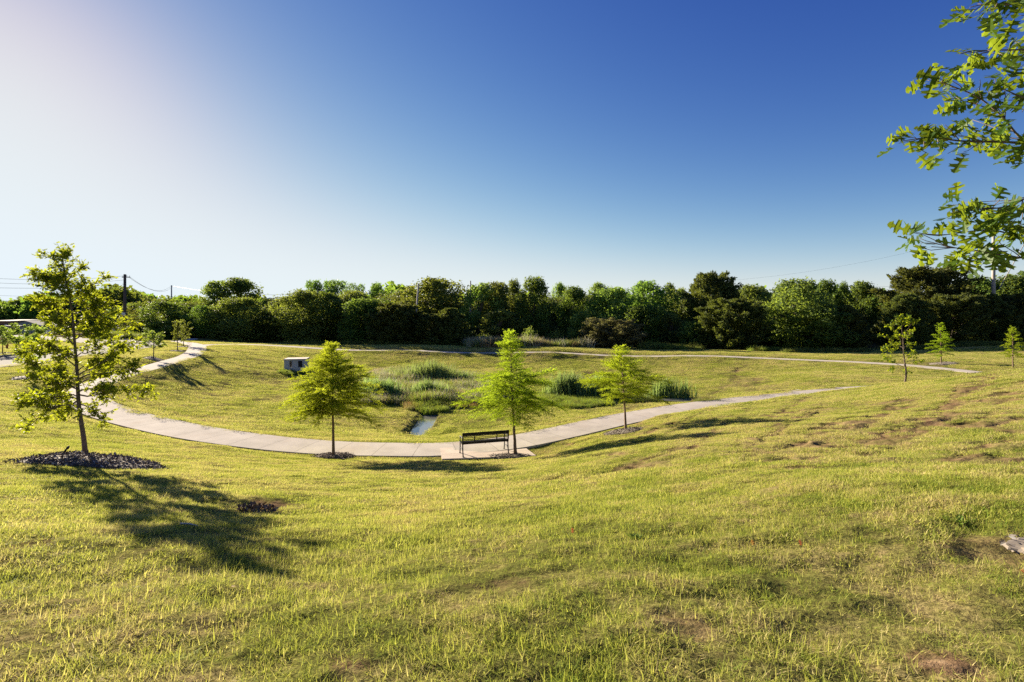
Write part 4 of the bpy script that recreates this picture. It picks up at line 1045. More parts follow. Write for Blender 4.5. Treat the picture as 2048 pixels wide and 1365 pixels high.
        oak(root, seed, [(0, 0, -.03), (.02, 0, h*.3), (-.02, .02, h*.65), (.01, 0, h*.95)], .05, lim, leaf, .42, 7.5, 15, mat, M_BARK, KITE, .35, .3)
    young(54, 757, 648, 62, 51, 'vase-shaped grey-green shrubby tree on the lawn between oak and road', None, .28, 'vase', M_DECL, .17)
    young(307, 719, 664, 37, 52, 'small round-crowned tree by the path, casting a long shadow', None, .36, 'round', M_DECL, .17)
    young(355, 703, 644, 22, 53, 'thinner of two slim saplings on the verge by the path junction', None, .28, 'slim', M_DECL, .17)
    young(367, 694, 641, 32, 54, 'fuller of two slim saplings on the verge by the path junction', 65, .22, 'round', M_DECL, .18)
    young(5, 708, 655, 40, 55, 'sapling on the lawn across the road, half cut by the picture edge', None, .34, 'round', M_DECL, .17)

def build_overhang():
    """the oak at the lawn edge whose branches reach in at the top corner; trunk stands outside the frame"""
    Y0 = 4.1; X0 = 4.85; z0 = land1(X0, Y0); r = np.random.RandomState(91)
    root = empty('overhanging_oak', (X0, Y0, z0), 'oak with large pointed-lobed leaves whose branches reach in high over the lawn', 'tree')
    p = lambda px, py, Y: np.array([(px - 1024)/F*Y - X0, Y - Y0, -(py - H0)/F*Y - z0])
    tubes = []; cs, nm, al, ll = [], [], [], []
    tr = resample([np.array(k, float) for k in [(0,0,-.05), (.03,.02,.9), (-.03,.05,2.0), (.02,0,3.2), (-.02,.05,4.6), (.03,0,5.8), (0,0,6.6)]], .15)
    tubes.append((tr, np.interp(np.linspace(0, 1, len(tr)), [0, .03, .1, 1], [.13, .095, .08, .012])))
    LEAF = .165
    def leaves(c, d, n, spread):
        u = c + rand_unit(r, n)*spread*r.uniform(.2, 1, (n, 1)); out = rand_unit(r, n) + d*.7 + np.array([0, 0, -.35])
        cs.append(u); nm.append(rand_unit(r, n)*.85 + np.array([0, -.25, .55])); al.append(out); ll.append(LEAF*r.uniform(.7, 1.15, n))
    def branch(pts, r0, clusters, Y):
        """pts in pixels (from trunk outward); clusters = (px, py, leaves, radius px)"""
        P3 = resample([p(*k) for k in pts], .06); tubes.append((P3, np.linspace(r0, .003, len(P3))))
        for (cx, cy, n, rad) in clusters:
            yy = Y + r.normal(0, .16); c = p(cx, cy, yy); i = int(np.argmin(np.linalg.norm(P3 - c, axis=1))); i = max(0, i - 3)
            tubes.append((wander(P3[i], c, 5, .06, r), np.linspace(.004, .002, 5))); d = c - P3[i]; d /= np.linalg.norm(d) + 1e-6
            leaves(c, d, max(2, int(n*.70)), rad/F*yy*.85)
    k = 1.0
    branch([(2190,330,4.1), (2100,296,4.15), (2020,285,4.2), (1930,283,4.25), (1860,276,4.25), (1800,283,4.25)], .016,
           [(1797,287,4,12), (1815,275,7,20), (1840,272,8,22), (1865,268,8,22), (1890,262,9,26), (1915,272,9,26), (1845,300,6,17), (1880,300,4,16), (1895,308,5,16), (1925,305,4,14), (1945,270,8,24), (1975,265,9,26), (2005,275,10,26), (2035,280,10,26), (1985,302,4,13), (2025,300,6,18), (2045,312,6,18), (1890,250,4,14)], 4.22)
    branch([(2180,335,4.1), (2080,310,4.1), (2035,270,4.1), (2003,232,4.1), (1958,196,4.1), (1910,175,4.1), (1860,158,4.1)], .012,
           [(1852,160,5,14), (1875,155,7,20), (1900,160,8,22), (1885,180,5,13), (1912,195,9,26), (1935,200,9,24), (1950,220,7,20), (1945,240,5,14), (1960,160,7,20), (1990,158,6,18), (2010,165,5,14), (1975,180,7,18), (2000,240,5,16), (2015,250,6,18)], 4.1)
    branch([(2170,250,4.05), (2090,214,4.05), (2048,196,4.05), (2010,180,4.05), (1985,165,4.05)], .009, [(1999,200,5,14), (2012,188,4,12), (2060,200,8,26), (2044,225,4,14)], 4.05)
    branch([(2160,110,3.9), (2090,98,3.9), (2040,100,3.9), (1985,101,3.9), (1940,103,3.9), (1920,108,3.9)], .009,
           [(1924,108,5,14), (1940,110,6,16), (1955,104,6,16), (2005,110,7,18), (2015,95,6,18), (2030,85,6,18), (2040,105,8,22), (2040,135,5,14), (2005,128,4,13)], 3.9)
    branch([(2150,30,3.8), (2070,10,3.8), (2020,10,3.8), (1975,8,3.8), (1940,15,3.8)], .009,
           [(1936,20,5,13), (1955,8,6,16), (1958,28,4,12), (1980,18,7,18), (2010,12,7,18), (2040,10,8,22), (2035,32,5,14), (2060,25,8,22), (2000,-10,8,26), (2050,-12,9,28)], 3.8)
    branch([(2190,330,3.95), (2100,374,3.95), (2048,398,3.95), (2010,414,3.95), (1960,420,3.95), (1905,425,3.95)], .010,
           [(1895,438,5,14), (1905,410,7,20), (1925,405,8,20), (1930,430,8,22), (1950,420,8,22), (1915,445,6,16), (1975,412,8,22), (2000,420,9,24), (1985,440,6,16), (2020,430,9,24), (2045,420,9,24), (2010,450,6,15), (2040,450,7,18), (2000,398,4,13)], 3.95)
    branch([(2190,500,3.9), (2100,517,3.9), (2030,515,3.9), (1985,508,3.9), (1930,498,3.9), (1862,494,3.9)], .010,
           [(1826,466,5,14), (1842,486,6,16), (1850,498,5,13), (1835,475,4,12), (1925,500,6,16), (1915,515,7,18), (1940,510,7,18), (1960,505,8,20), (1975,490,7,18), (1995,480,7,18), (1965,525,4,12), (2035,500,7,18), (2045,480,6,16), (1990,515,4,13)], 3.9)
    branch([(2150,490,3.95), (2048,480,3.95), (1995,462,3.95), (1950,462,3.95), (1890,470,3.95), (1845,468,3.95)], .006, [(1815,462,4,10), (2000,462,4,12), (2040,470,5,14)], 3.95)
    # the rest of its crown, outside the picture
    for kx in range(60):
        a = r.uniform(-1.35, 1.35) ; h = r.uniform(1.7, 6.4); L = r.uniform(.7, 1.9)*(1 - .09*h)*1.25
        if 1024 + F*(X0 + L*math.cos(a))/(Y0 + L*math.sin(a)) < 2170: continue
        i = int(np.argmin(np.abs(tr[:, 2] - (h - .3*L)))); e = np.array([L*math.cos(a), L*math.sin(a), h])
        q = wander(tr[i], e, 8, .07, r, .05); tubes.append((q, np.linspace(.016, .003, 8)))
        for _ in range(int(L*9)):
            t = r.uniform(.35, 1); leaves(q[int(t*7)] + rand_unit(r, 1)[0]*.12, (e - tr[i])/L, 7, .11)
    tubes_obj('trunk', tubes, M_BARK, root, 8)
    cs_ = np.concatenate(cs); l = np.concatenate(ll); V, f, c = cards(cs_, np.concatenate(nm), np.concatenate(al), l, l*.80, LOBED)
    add_obj('crown', mesh_np('crown', V, f, c, M_OAK_NEAR), root)
# ------------------------------------------------------------------ bench, concrete box, poles, wires, houses, cars, reeds, small things
def build_bench():
    a = np.array([-.102*18.72, 18.72]); b = np.array([-.0045*19.28, 19.28])      # rear feet seen at the near and far end
    d = (b - a)/np.linalg.norm(b - a); c = (a + b)/2; rz = math.atan2(d[1], d[0])
    root = empty('park_bench', (c[0], c[1], PADZ + .014), 'black metal slatted bench seen from behind on the pinkish concrete pad', 'bench', None, rz)
    L = 1.83; xs = L/2 - .03
    # local x along the bench, y towards its front, z up
    m = MB()
    tilt = Matrix.Rotation(R(12), 4, 'X'); back = lambda s, z: np.array([0, .03 - (z - .44)*.21 + s, z])
    # frame of the back: two wide bands, two uprights, thin bars between
    br = empty_child = None
    bo = MB(); T = Euler((R(12), 0, 0)).to_matrix()
    bo.box(back(0, .83), (L, .030, .125), T, .008)
    bo.box(back(0, .49), (L, .030, .105), T, .008)
    for x in (-L/2 + .02, -L/6*1.42, L/6*1.42, L/2 - .02): bo.box(back(0, .665) + [x, 0, 0], (.042, .028, .44), T, .006)
    for k in range(4): bo.box(back(.004, .573 + .058*k), (L, .018, .024), T, .003)
    bo.build('backrest', M_BLACK, root)
    so = MB()
    for k in range(7): so.box((0, .075 + .068*k, .445 - .012*math.sin(k/6*math.pi)), (L - .02, .046, .016), None, .004)
    for x in (-xs + .02, 0, xs - .02): so.box((x, .27, .425), (.04, .44, .02), None, .004)
    so.build('seat', M_BLACK, root)
    for sx in (-1, 1):
        x = sx*xs
        l = MB(); l.tube(resample([np.array(k) for k in [(x, -.075, 0), (x, -.02, .12), (x, .01, .28), (x, .02, .44), (x, -.02, .62), (x, -.055, .84)]], .05), .023, 8); l.box((x, -.078, .008), (.06, .10, .016), None, .004)
        l.build('leg', M_BLACK, root, True)
        l = MB(); l.tube(resample([np.array(k) for k in [(x, .555, 0), (x, .515, .13), (x, .50, .28), (x, .515, .44), (x, .52, .64)]], .05), .021, 8); l.box((x, .558, .008), (.06, .09, .016), None, .004)
        l.build('leg', M_BLACK, root, True)
        l = MB(); l.tube(resample([np.array(k) for k in [(x, .0, .17), (x, .12, .235), (x, .25, .25), (x, .38, .235), (x, .50, .17)]], .05), .016, 7)
        l.build('stretcher', M_BLACK, root, True)
        l = MB(); l.tube(resample([np.array(k) for k in [(x, -.01, .66), (x, .12, .672), (x, .35, .672), (x, .52, .655), (x, .56, .62)]], .05), .022, 8)
        l.build('armrest', M_BLACK, root, True)

def build_box():
    b = on_land(594, Y=53); b.z -= .45; W, D, H = 2.15, 2.1, 1.72
    root = empty('concrete_box', b, 'weathered grey concrete inlet box with dark openings on the far bank', 'drainage box', None, R(14))
    t = .17; m = MB()
    z0, z1 = H - .86, H - .22
    def wall(axis, sgn, x0, x1):           # a wall with one opening between x0 and x1
        for (u0, u1, v0, v1) in ((-W/2, x0, 0, H - .12), (x1, W/2, 0, H - .12), (x0, x1, 0, z0), (x0, x1, z1, H - .12)):
            cu, cv, su, sv = (u0+u1)/2, (v0+v1)/2, u1-u0, v1-v0
            if axis == 'y': m.box((cu, sgn*(D/2 - t/2), cv), (su, t, sv))
            else: m.box((sgn*(W/2 - t/2) , cu*(D - 2*t)/W, cv), (t, su*(D - 2*t)/W, sv))
    wall('y', -1, -.52*W/2, -.30*W/2); 
    root_w = m; 
    m.box((0, D/2 - t/2, (H - .12)/2), (W, t, H - .12)); wall('x', 1, -.5, .35); wall('x', -1, -.3, .4)
    w = m.build('wall', M_CONC_W, root)
    f = MB(); f.box((.45*W/2, -D/2 - .004, (z0+z1)/2), (.40, .012, z1 - z0)); f.build('opening_shade', M_DARK, root)  # black panel on the solid wall, painting the shade of a second hole
    r = MB(); r.box((0, 0, H - .06), (W + .10, D + .10, .12), None, .03); r.build('roof', plain_mat('pinkish_lid_concrete', (.50, .42, .35), .85, 0, .2, 2), root)

def pole_wire_objs():
    # tall dark utility pole with transformer line gear
    b = on_land(249.5, Y=92); top = -(549 - H0)/F*92; h = top - b.z
    root = empty('utility_pole', b, 'dark tarred wooden utility pole standing clear against the bright sky by the road', 'utility pole')
    MB().tube([(0, 0, -.3), (0, 0, h*.5), (.03, 0, h)], [.30, .27, .21], 10).build('pole', M_WOODP, root, True)
    MB().box((.25, 0, h - .55), (1.5, .10, .12)).build('crossarm', M_WOODP, root)
    for x in (-.35, .3, .9): MB().tube([(x, 0, h - .49), (x, 0, h - .25)], [.05, .035], 8).build('insulator', M_GREYM, root)
    z = (622 - 549); MB().box((0, -.30, h*(1 - 73/119)), (.62, .14, .42), None, .03).build('meter_box', plain_mat('white_tag', (.6, .6, .58), .5), root)
    A = np.array([b.x, b.y, top])
    def simple_pole(px, top_py, Y, rad, mat, label, name='utility_pole', lean=0.0, arm=False, base_px=None):
        q = on_land(px, Y=Y); hh = -(top_py - H0)/F*Y - q.z
        rt = empty(name, q, label, 'pole')
        MB().tube([(lean, 0, -.3), (0, 0, hh)], [rad*1.15, rad*.75], 9).build('pole', mat, rt, True)
        if arm: MB().box((0, 0, hh - .5), (1.3, .09, .1)).build('crossarm', mat, rt)
        return np.array([q.x, q.y, q.z + hh]), rt, hh
    P343, _, _ = simple_pole(343, 571, 190, .26, M_WOODG, 'thin pale distant pole rising behind the first dark trees', arm=False)
    P836, _, _ = simple_pole(837, 568, 90.5, .17, M_WOODG, 'thin pale grey pole leaning in front of the wide domed tree', lean=-.9)
    P940, _, _ = simple_pole(941, 562, 102, .16, M_WOODG, 'short tip of a pole beside the willowy pale tree', )
    P1988, rt, hh = simple_pole(1987, 452, 82, .27, M_WOODG, 'tall pale wooden pole rising behind the dark cedars', arm=True)
    MB().tube([(0, 0, hh - 2.2), (4.2*.35, -.4, hh - 2.2 - 4), (-(0) + .0, 0, hh - 2.2)][:2], .02, 5)
    gx = (2025 - 1987)/F*82
    MB().tube([(gx*1.9, -.5, hh*.97), (.75, -.2, hh - (578 - 452)/F*82)], .055, 6).build('guy_wire', M_WOODG, rt)
    def wire(p, q, sag, rad, label, n=26, offs=((0, 0),)):
        mb = MB()
        for (ox, oz) in offs:
            t = np.linspace(0, 1, n)[:, None]; L = np.array(p)*(1-t) + np.array(q)*t; L = L + np.array([ox, 0, oz]); L[:, 2] -= 4*sag*t[:, 0]*(1 - t[:, 0])
            mb.tube(L, rad, 4)
        o = mb.build('power_line', M_WIRE); return tag(o, label, 'cable', 'power lines')
    at = lambda px, py, Y: np.array(P(px, py, Y))
    wire(A + [.3, 0, -.25], at(-260, 528, 78), 1.5, .020, 'topmost pair of wires running off from the dark utility pole past the oak', offs=((0, 0), (0, -.75)))
    wire(A + [0, 0, -2.35], at(-260, 566, 78), .5, .022, 'single lower wire crossing behind the young oak to the dark pole')
    wire(at(-260, 582, 120), at(430, 602, 150), .3, .022, 'lowest faint wire low over the far roofs', )
    wire(A + [.3, 0, -.2], P343 + [0, 0, -.2], 2.3, .030, 'wire sagging between the dark utility pole and the thin distant pole', offs=((0, 0), (.6, -.25)))
    wire(P343 + [0, 0, -.2], at(500, 588, 150), .6, .035, 'wire continuing from the thin distant pole to the tall pale trees')
    wire(at(515, 590, 112), at(660, 578, 104), .4, .022, 'short wire span in the sky gap before the big sunlit tree')
    wire(P940 + [0, 0, -1.2], at(1400, 598, 80), .3, .012, 'thin wire drawn across the dark crowns of the middle wood')
    wire(at(1400, 565, 90), P1988 + [0, -.1, -.6], 1.6, .008, 'upper wire climbing across the sky to the tall pale pole')
    wire(at(1700, 571, 90), at(2150, 538, 82), 1.2, .011, 'lower wire passing behind the great dark cedar', )

def house(name, px, py_base, Y, w, d, wall_h, roof_h, rz, wall_m, roof_m, label, kind='gable', extras=()):
    b = on_land(px, Y=Y); root = empty(name, b, label, 'building', None, rz); z = -.3
    m = MB(); m.box((0, 0, (wall_h + z)/2), (w, d, wall_h - z))
    if kind == 'gable':      # gable ends face local +-y
        for sy in (-1, 1):
            m.add([(-w/2, sy*(d/2 - .001), wall_h), (w/2, sy*(d/2 - .001), wall_h), (0, sy*(d/2 - .001), wall_h + roof_h)], [(0, 1, 2)] if sy < 0 else [(1, 0, 2)])
    m.build('wall', wall_m, root)
    r = MB(); o = .35; t = .14
    if kind == 'gable':
        for sx in (-1, 1):
            e = (sx*(w/2 + o), wall_h - o*roof_h/(w/2)); k = d/2 + o
            V = [(0, -k, wall_h + roof_h), (e[0], -k, e[1]), (e[0], k, e[1]), (0, k, wall_h + roof_h)]
            V += [(x, y, zz + t) for x, y, zz in V]
            r.add(V, [(3,2,1,0), (4,5,6,7), (0,1,5,4), (1,2,6,5), (2,3,7,6), (3,0,4,7)] if sx > 0 else [(0,1,2,3), (7,6,5,4), (4,5,1,0), (5,6,2,1), (6,7,3,2), (7,4,0,3)])
    elif kind == 'shed':     # one slope, lower towards -y
        k = d/2 + o; kk = w/2 + o
        V = [(-kk, -k, wall_h), (kk, -k, wall_h), (kk, k, wall_h + roof_h), (-kk, k, wall_h + roof_h)]; V += [(x, y, zz + t) for x, y, zz in V]
        r.add(V, [(3,2,1,0), (4,5,6,7), (0,1,5,4), (1,2,6,5), (2,3,7,6), (3,0,4,7)])
    else:
        k = d/2 + o; kk = w/2 + o; rr = max(0, w/2 - d/2)
        V = [(-kk, -k, wall_h), (kk, -k, wall_h), (kk, k, wall_h), (-kk, k, wall_h), (-rr, 0, wall_h + roof_h), (rr, 0, wall_h + roof_h)]
        r.add(V, [(0,1,5,4), (1,2,5), (2,3,4,5), (3,0,4), (3,2,1,0)])
    r.build('roof', roof_m, root)
    for (nm, x, z0, ww, hh, mat) in extras:
        MB().box((x, -d/2 - .03, z0 + hh/2), (ww, .08, hh), None, .01).build(nm, mat, root)
    return root

def car(px, Y, rz, paint, label, kind='sedan', z=None):
    b = on_land(px, Y=Y); 
    if z is not None: b.z = z
    root = empty('parked_car', b, label, 'car', 'cars by the far houses', rz)
    L, W = 4.6, 1.78
    prof = {'sedan': [(-2.3,.35), (-2.28,.72), (-2.2,.88), (-1.45,.96), (-.75,1.36), (.35,1.42), (1.15,1.02), (2.05,.86), (2.28,.66), (2.3,.35)],
            'suv': [(-2.3,.4), (-2.28,.95), (-2.22,1.05), (-2.05,1.62), (-.4,1.74), (.45,1.66), (1.1,1.12), (2.1,1.0), (2.28,.75), (2.3,.4)]}[kind]
    n = len(prof); V = []
    for sy, k in ((-1, 1.0), (1, 1.0)):
        for x, zz in prof: V.append((x, sy*W/2*(1 if zz < 1.0 else .80), zz))
    f = [tuple(range(n))[::-1] if False else tuple(range(n)), tuple(range(n, 2*n))[::-1]] + [(i + n, (i+1) % n + n, (i+1) % n, i) for i in range(n)]
    m = MB(); m.add(V, f); m.build('body', paint, root)
    zt = 1.30 if kind == 'sedan' else 1.58; zb = .98 if kind == 'sedan' else 1.12
    glass = plain_mat('car_glass', (.02, .025, .03), .1, 0, .1, 3, .8)
    for sy in (-1, 1): MB().box((-.25, sy*(W/2*.86), (zt + zb)/2), (1.75 if kind == 'sedan' else 2.2, .10, zt - zb), None, .02).build('window', glass, root)
    for x in (-1.4, 1.4):
        for sy in (-1, 1):
            MB().tube([(x, sy*(W/2 - .2), .33), (x, sy*(W/2 + .02), .33)], .33, 16).build('wheel', M_DARK, root)

def build_houses():
    brick = plain_mat('brown_brick', (.17, .10, .075), .9, 0, .25, 5); tan = plain_mat('tan_siding', (.45, .40, .33), .85); grey = plain_mat('grey_metal_siding', (.26, .28, .28), .6, 0, .15, 2)
    pale = plain_mat('pale_metal_roof', (.15, .135, .13), .9, 0, .1, 2); shingle = plain_mat('brown_shingle', (.20, .155, .125), .9, 0, .25, 3); white = plain_mat('white_trim', (.62, .62, .60), .6)
    green = plain_mat('green_panel', (.10, .30, .20), .6)
    house('brick_house', 30, 662, 135, 6.2, 7, 2.9, .35, R(-8), brick, pale, 'brown brick house with pale flat-looking roof and white doors beyond the road', 'shed',
          (('door', -1.4, 0, 1.0, 2.1, white), ('window', .6, .8, .9, 1.3, M_DARK), ('door', 1.9, 0, .9, 2.1, white)))
    house('metal_barn', 78, 662, 128, 6.6, 9, 1.9, 1.15, R(10), grey, pale, 'grey gabled metal shed with a green panel, beside the brick house', 'gable', (('panel', .4, .55, 1.9, 1.15, green), ('door', -1.8, 0, 1.0, 1.8, M_CONC_W)))
    house('carport', 42, 656, 122, 3.2, 4, 1.8, .2, R(-4), tan, pale, 'low lean-to with a bright pale roof in front of the metal shed', 'shed', (('opening_shade', 0, 0, 2.4, 1.5, M_DARK),))  # front panel is black on a solid wall, painting the shade inside
    house('long_house', 233, 650, 185, 8.2, 9, 3.1, .6, R(6), brick, pale, 'long red-brown house with a pale roof behind the dark utility pole', 'shed', (('window', 1.6, .9, 1.6, 1.2, M_DARK), ('window', -2.2, .9, 1.2, 1.2, M_DARK)))
    house('tan_house', 276, 662, 118, 7.0, 7.5, 2.4, 2.1, R(12), tan, shingle, 'tan house with a brown hip roof at the end of the wood', 'hip', (('window', -.6, .8, 1.1, 1.2, white), ('garage_door', 2.0, 0, 2.2, 2.0, white)))
    silver = plain_mat('silver_paint', (.52, .53, .54), .25, .5, .05, 1, .6); black = plain_mat('black_paint', (.015, .016, .02), .2, .1, .05, 1, .6); red = plain_mat('dark_red_paint', (.10, .02, .02), .25, .1, .1, 1, .6)
    car(16, 120, R(8), black, 'dark car parked before the brick house', 'sedan')
    car(117, 112, R(28), silver, 'silver car driving where the road bends, glinting in the sun', 'sedan', -3.86)
    car(247, 165, R(-10), black, 'dark car parked by the long red-brown house', 'suv')
    # small rusty post on the lawn across the road
    b = on_land(14, 697.5); root = empty('fire_hydrant', b, 'small rusty orange hydrant on the lawn across the road', 'hydrant'); rust = plain_mat('rusty_orange', (.30, .10, .04), .7)
    m = MB(); m.tube([(0,0,0), (0,0,.05), (0,0,.06), (0,0,.5), (0,0,.52), (0,0,.62), (0,0,.70)], [.16,.16,.11,.11,.14,.10,.02], 12); m.build('body', rust, root)
    for sx in (-1, 1): MB().tube([(0, 0, .42), (sx*.2, 0, .42)], .055, 8).build('outlet', rust, root)

# ------------------------------------------------------------------ wetland plants
def cattails(px, py, top, wid_px, n, seed, label, mat=None, depth=.55, group='cattail clumps in the basin', name='cattail_clump', hvar=.6, bw=.055, lean=.07):
    c = on_land(px, py); s = c.y/F; h = (py - top)*s*1.30; w = wid_px*s/2*1.3; n = int(n*1.35); r = np.random.RandomState(seed)
    t = r.uniform(0, 6.28, n); q = np.minimum(np.abs(r.normal(0, .55, n)) + .12*r.uniform(0, 1, n), 1.35); x = w*q*np.cos(t); y = w*depth*q*np.sin(t)
    z = land(x + c.x, y + c.y) - c.z - .03
    hh = h*r.uniform(1 - hvar, 1.08, n)*np.clip(1.04 - .30*q**2, .35, 1)*(1 + .55*noise2(x*.9 + seed*7, y*.9, 5) + .3*noise2(x*2.6 + seed, y*2.6, 6)); d = r.uniform(0, 6.28, n); ln = np.abs(r.normal(0, lean, n)) + .02
    dv = np.stack([np.cos(d), np.sin(d), 0*d], 1); sd = np.stack([-np.sin(d + .6), np.cos(d + .6), 0*d], 1); V = []
    for k in range(5):
        u = k/4; a = ln*(1 + 2.2*u*u); p = np.stack([x, y, z], 1) + (hh*u)[:, None]*(np.sin(a)[:, None]*dv + np.cos(a)[:, None]*np.array([0, 0, 1.0]))
        ww = bw*(1 - u**3*.9); V += [p - sd*ww/2, p + sd*ww/2]
    V = np.stack(V, 1); K = 10; b = np.arange(n)*K
    f = np.concatenate([np.stack([b + 2*k, b + 2*k + 1, b + 2*k + 3, b + 2*k + 2], 1) for k in range(4)])
    o = add_obj(name, mesh_np(name, V.reshape(-1, 3), f.ravel(), np.full(len(f), 4), mat or M_REED), None, c)
    return tag(o, label, 'reeds', group)

def build_wetland():
    cattails(862, 766, 733, 116, 1500, 1, 'tallest broad stand of blue-green cattails in the middle of the basin')
    cattails(925, 770, 746, 34, 240, 2, 'small outlying cattail tuft tailing off the tallest stand')
    cattails(766, 799, 764, 66, 800, 3, 'dense green cattail clump showing past the fullest cypress')
    cattails(853, 799, 769, 70, 760, 4, 'mid-sized grey-green reed clump just above the water channel')
    cattails(1138, 795, 751, 72, 900, 5, 'feathery pale cattail stand between the bench cypress and the sparse one')
    cattails(1196, 797, 765, 50, 420, 6, 'cattail clump behind the leaves of the sparse cypress')
    cattails(1331, 801, 764, 58, 420, 7, 'dark upright cattail stand beside the small pool', None, .4, lean=.06)
    cattails(1372, 801, 770, 40, 70, 8, 'thin scattering of single cattail stems at the pool edge', None, .4, lean=.06)
    straw = leaf_mat('straw_stem', (.22, .15, .07), (.42, .32, .17), (.5, .38, .16), .4, objvar=.1)
    rust = leaf_mat('rusty_stem', (.16, .085, .025), (.30, .17, .05), (.40, .22, .05), .4, objvar=.1)
    lush = leaf_mat('lush_stem', (.10, .16, .025), (.19, .25, .04), (.34, .42, .04), .42, objvar=.1)
    pale = leaf_mat('pale_seed_stem', (.30, .29, .19), (.50, .47, .36), (.45, .42, .26), .35, objvar=.1)
    mid = leaf_mat('olive_stem', (.07, .10, .02), (.16, .18, .05), (.30, .32, .06), .42, objvar=.1)
    mats = [straw, rust, lush, pale, mid]
    protos = []; pm = []
    for k, (h0, h1, w) in enumerate([(.25, .5, .018), (.22, .5, .018), (.22, .48, .02), (.3, .55, .02), (.2, .5, .018)]):
        for j in range(2): protos.append(blades(110, .33, h0, h1, w, 700 + k*7 + j, .30, 2, 1.2)); pm.append(k)
    r = np.random.RandomState(88); P_ = []; V_ = []; S_ = []
    def patch(pxs, kinds, n, scale=1.0):
        """scatter inside a pixel polygon laid on the basin floor"""
        w = np.array([on_land(*p)[:2] for p in pxs]); lo, hi = w.min(0), w.max(0); k = 0; m = len(w)
        x = r.uniform(lo[0], hi[0], n*6); y = r.uniform(lo[1], hi[1], n*6); ins = np.zeros(len(x), bool); j = m - 1
        for i in range(m):
            cnd = ((w[i,1] > y) != (w[j,1] > y)) & (x < (w[j,0]-w[i,0])*(y - w[i,1])/(w[j,1]-w[i,1] + 1e-9) + w[i,0]); ins ^= cnd; j = i
        jit = noise2(x*.5, y*.5, 44) + .5*noise2(x*1.4, y*1.4, 45); x, y, jit = x[ins][:n], y[ins][:n], jit[ins][:n]
        P_.append(np.stack([x, y, land(x, y)], 1)); V_.append(2*np.array(kinds)[r.randint(0, len(kinds), len(x))] + r.randint(0, 2, len(x))); S_.append(scale*r.uniform(.6, 1.25, len(x))*(1 + .6*jit))
    patch([(735,758), (800,742), (950,756), (985,770), (1000,800), (930,812), (820,812), (730,810)], [4, 4, 2, 2, 0, 3, 2], 5200, 1.7)
    patch([(735,748), (770,741), (806,742), (806,750), (760,756)], [0, 0, 3], 420, .9)
    patch([(798,756), (830,758), (830,767), (800,767)], [1, 0, 4], 120, 1.0); patch([(855,762), (890,760), (885,768), (860,768)], [1, 3], 70, 1.0)
    patch([(842,768), (885,768), (890,778), (842,776)], [3, 3, 4], 160, 1.1)
    patch([(735,803), (760,800), (800,795), (803,806), (770,811), (735,812)], [0, 0, 1, 3], 330, .85); patch([(785,795), (808,790), (808,797), (790,800)], [3], 60, .8)
    patch([(805,810), (842,808), (845,820), (815,822)], [1, 4, 0], 200, .85); patch([(898,806), (950,806), (950,817), (905,819)], [1, 1, 4, 2], 230, .8)
    patch([(812,798), (905,800), (900,812), (890,826), (860,832), (838,824), (825,812)], [2, 2, 4], 900, 1.0)
    patch([(1085,790), (1180,790), (1215,800), (1230,812), (1150,818), (1085,812)], [2, 2, 4], 1000, .9)
    patch([(1200,785), (1300,785), (1320,800), (1300,806), (1220,806)], [2, 4, 4], 420, .9); patch([(1385,798), (1430,797), (1436,803), (1390,804)], [0, 4], 120, .5)
    patch([(560,742), (600,741), (612,748), (575,753)], [2, 2, 4], 90, .8)
    pts = np.concatenate(P_); n = len(pts); keep = ~((np.abs(pts[:, 0] - channel_x(pts[:, 1]) - .6) < .6) & (pts[:, 1] < DY1 - .3) & (pts[:, 1] > DY0))
    rot = np.zeros((n, 3)); rot[:, 2] = r.uniform(0, 6.28, n)
    scatter('wetland_weeds', protos, pts[keep], np.concatenate(V_)[keep], rot[keep], np.concatenate(S_)[keep], mats, pm)
    # tall rough meadow before the gap in the wood, rank grass along its foot
    P_.clear(); V_.clear(); S_.clear()
    def rows(px0, px1, Y0, Y1, kinds, n, sc):
        px = r.uniform(px0, px1, n); Y = r.uniform(Y0, Y1, n); x = (px - 1024)/F*Y; P_.append(np.stack([x, Y, land(x, Y)], 1)); V_.append(2*np.array(kinds)[r.randint(0, len(kinds), n)] + r.randint(0, 2, n)); S_.append(sc*r.uniform(.6, 1.35, n)*(1 + .7*noise2(x*.35, Y*.35, 46)))
    rows(938, 1175, 79, 97, [0, 4, 4, 3, 0, 2], 2300, 2.5)
    rows(1285, 1400, 78, 86, [4, 4, 2], 420, 2.0); rows(1500, 1560, 75, 80, [4, 2], 120, 1.6)
    rows(205, 300, 88, 100, [4, 2, 4], 420, 2.2); rows(560, 940, 85, 88, [4], 260, 1.7); rows(1560, 1740, 72, 77, [4], 220, 1.5); rows(1790, 2050, 71, 75, [4], 260, 1.4)
    pts = np.concatenate(P_); n = len(pts); rot = np.zeros((n, 3)); rot[:, 2] = r.uniform(0, 6.28, n)
    scatter('meadow_grass', protos, pts, np.concatenate(V_), rot, np.concatenate(S_), mats, pm)
    # bushes of the meadow and the one by the concrete box
    def shrub(px, py, top, wid, label, seed, mat, Y=None):
        c = on_land(px, py) if Y is None else on_land(px, Y=Y); h = -(top - H0)/F*c.y - c.z; w = wid/F*c.y/2; rr = np.random.RandomState(seed); n = 1300
        root = empty('bush', c, label, 'bush', 'low bushes in the rough grass')
        u = rand_unit(rr, n); lob = 1 + .3*np.sin(u[:, 0]*6 + seed)*np.sin(u[:, 1]*5 + u[:, 2]*4); p = u*np.array([w, w, h*.48])*(lob*rr.uniform(.45, 1.1, n))[:, None]; p[:, 2] += h*.5
        l = rr.uniform(.10, .22, n)*min(1.3, .5 + h*.4); V, f, k = cards(p, rand_unit(rr, n) + [0, 0, .3], rand_unit(rr, n) + [0, 0, .4], l, l*.55, RAG)
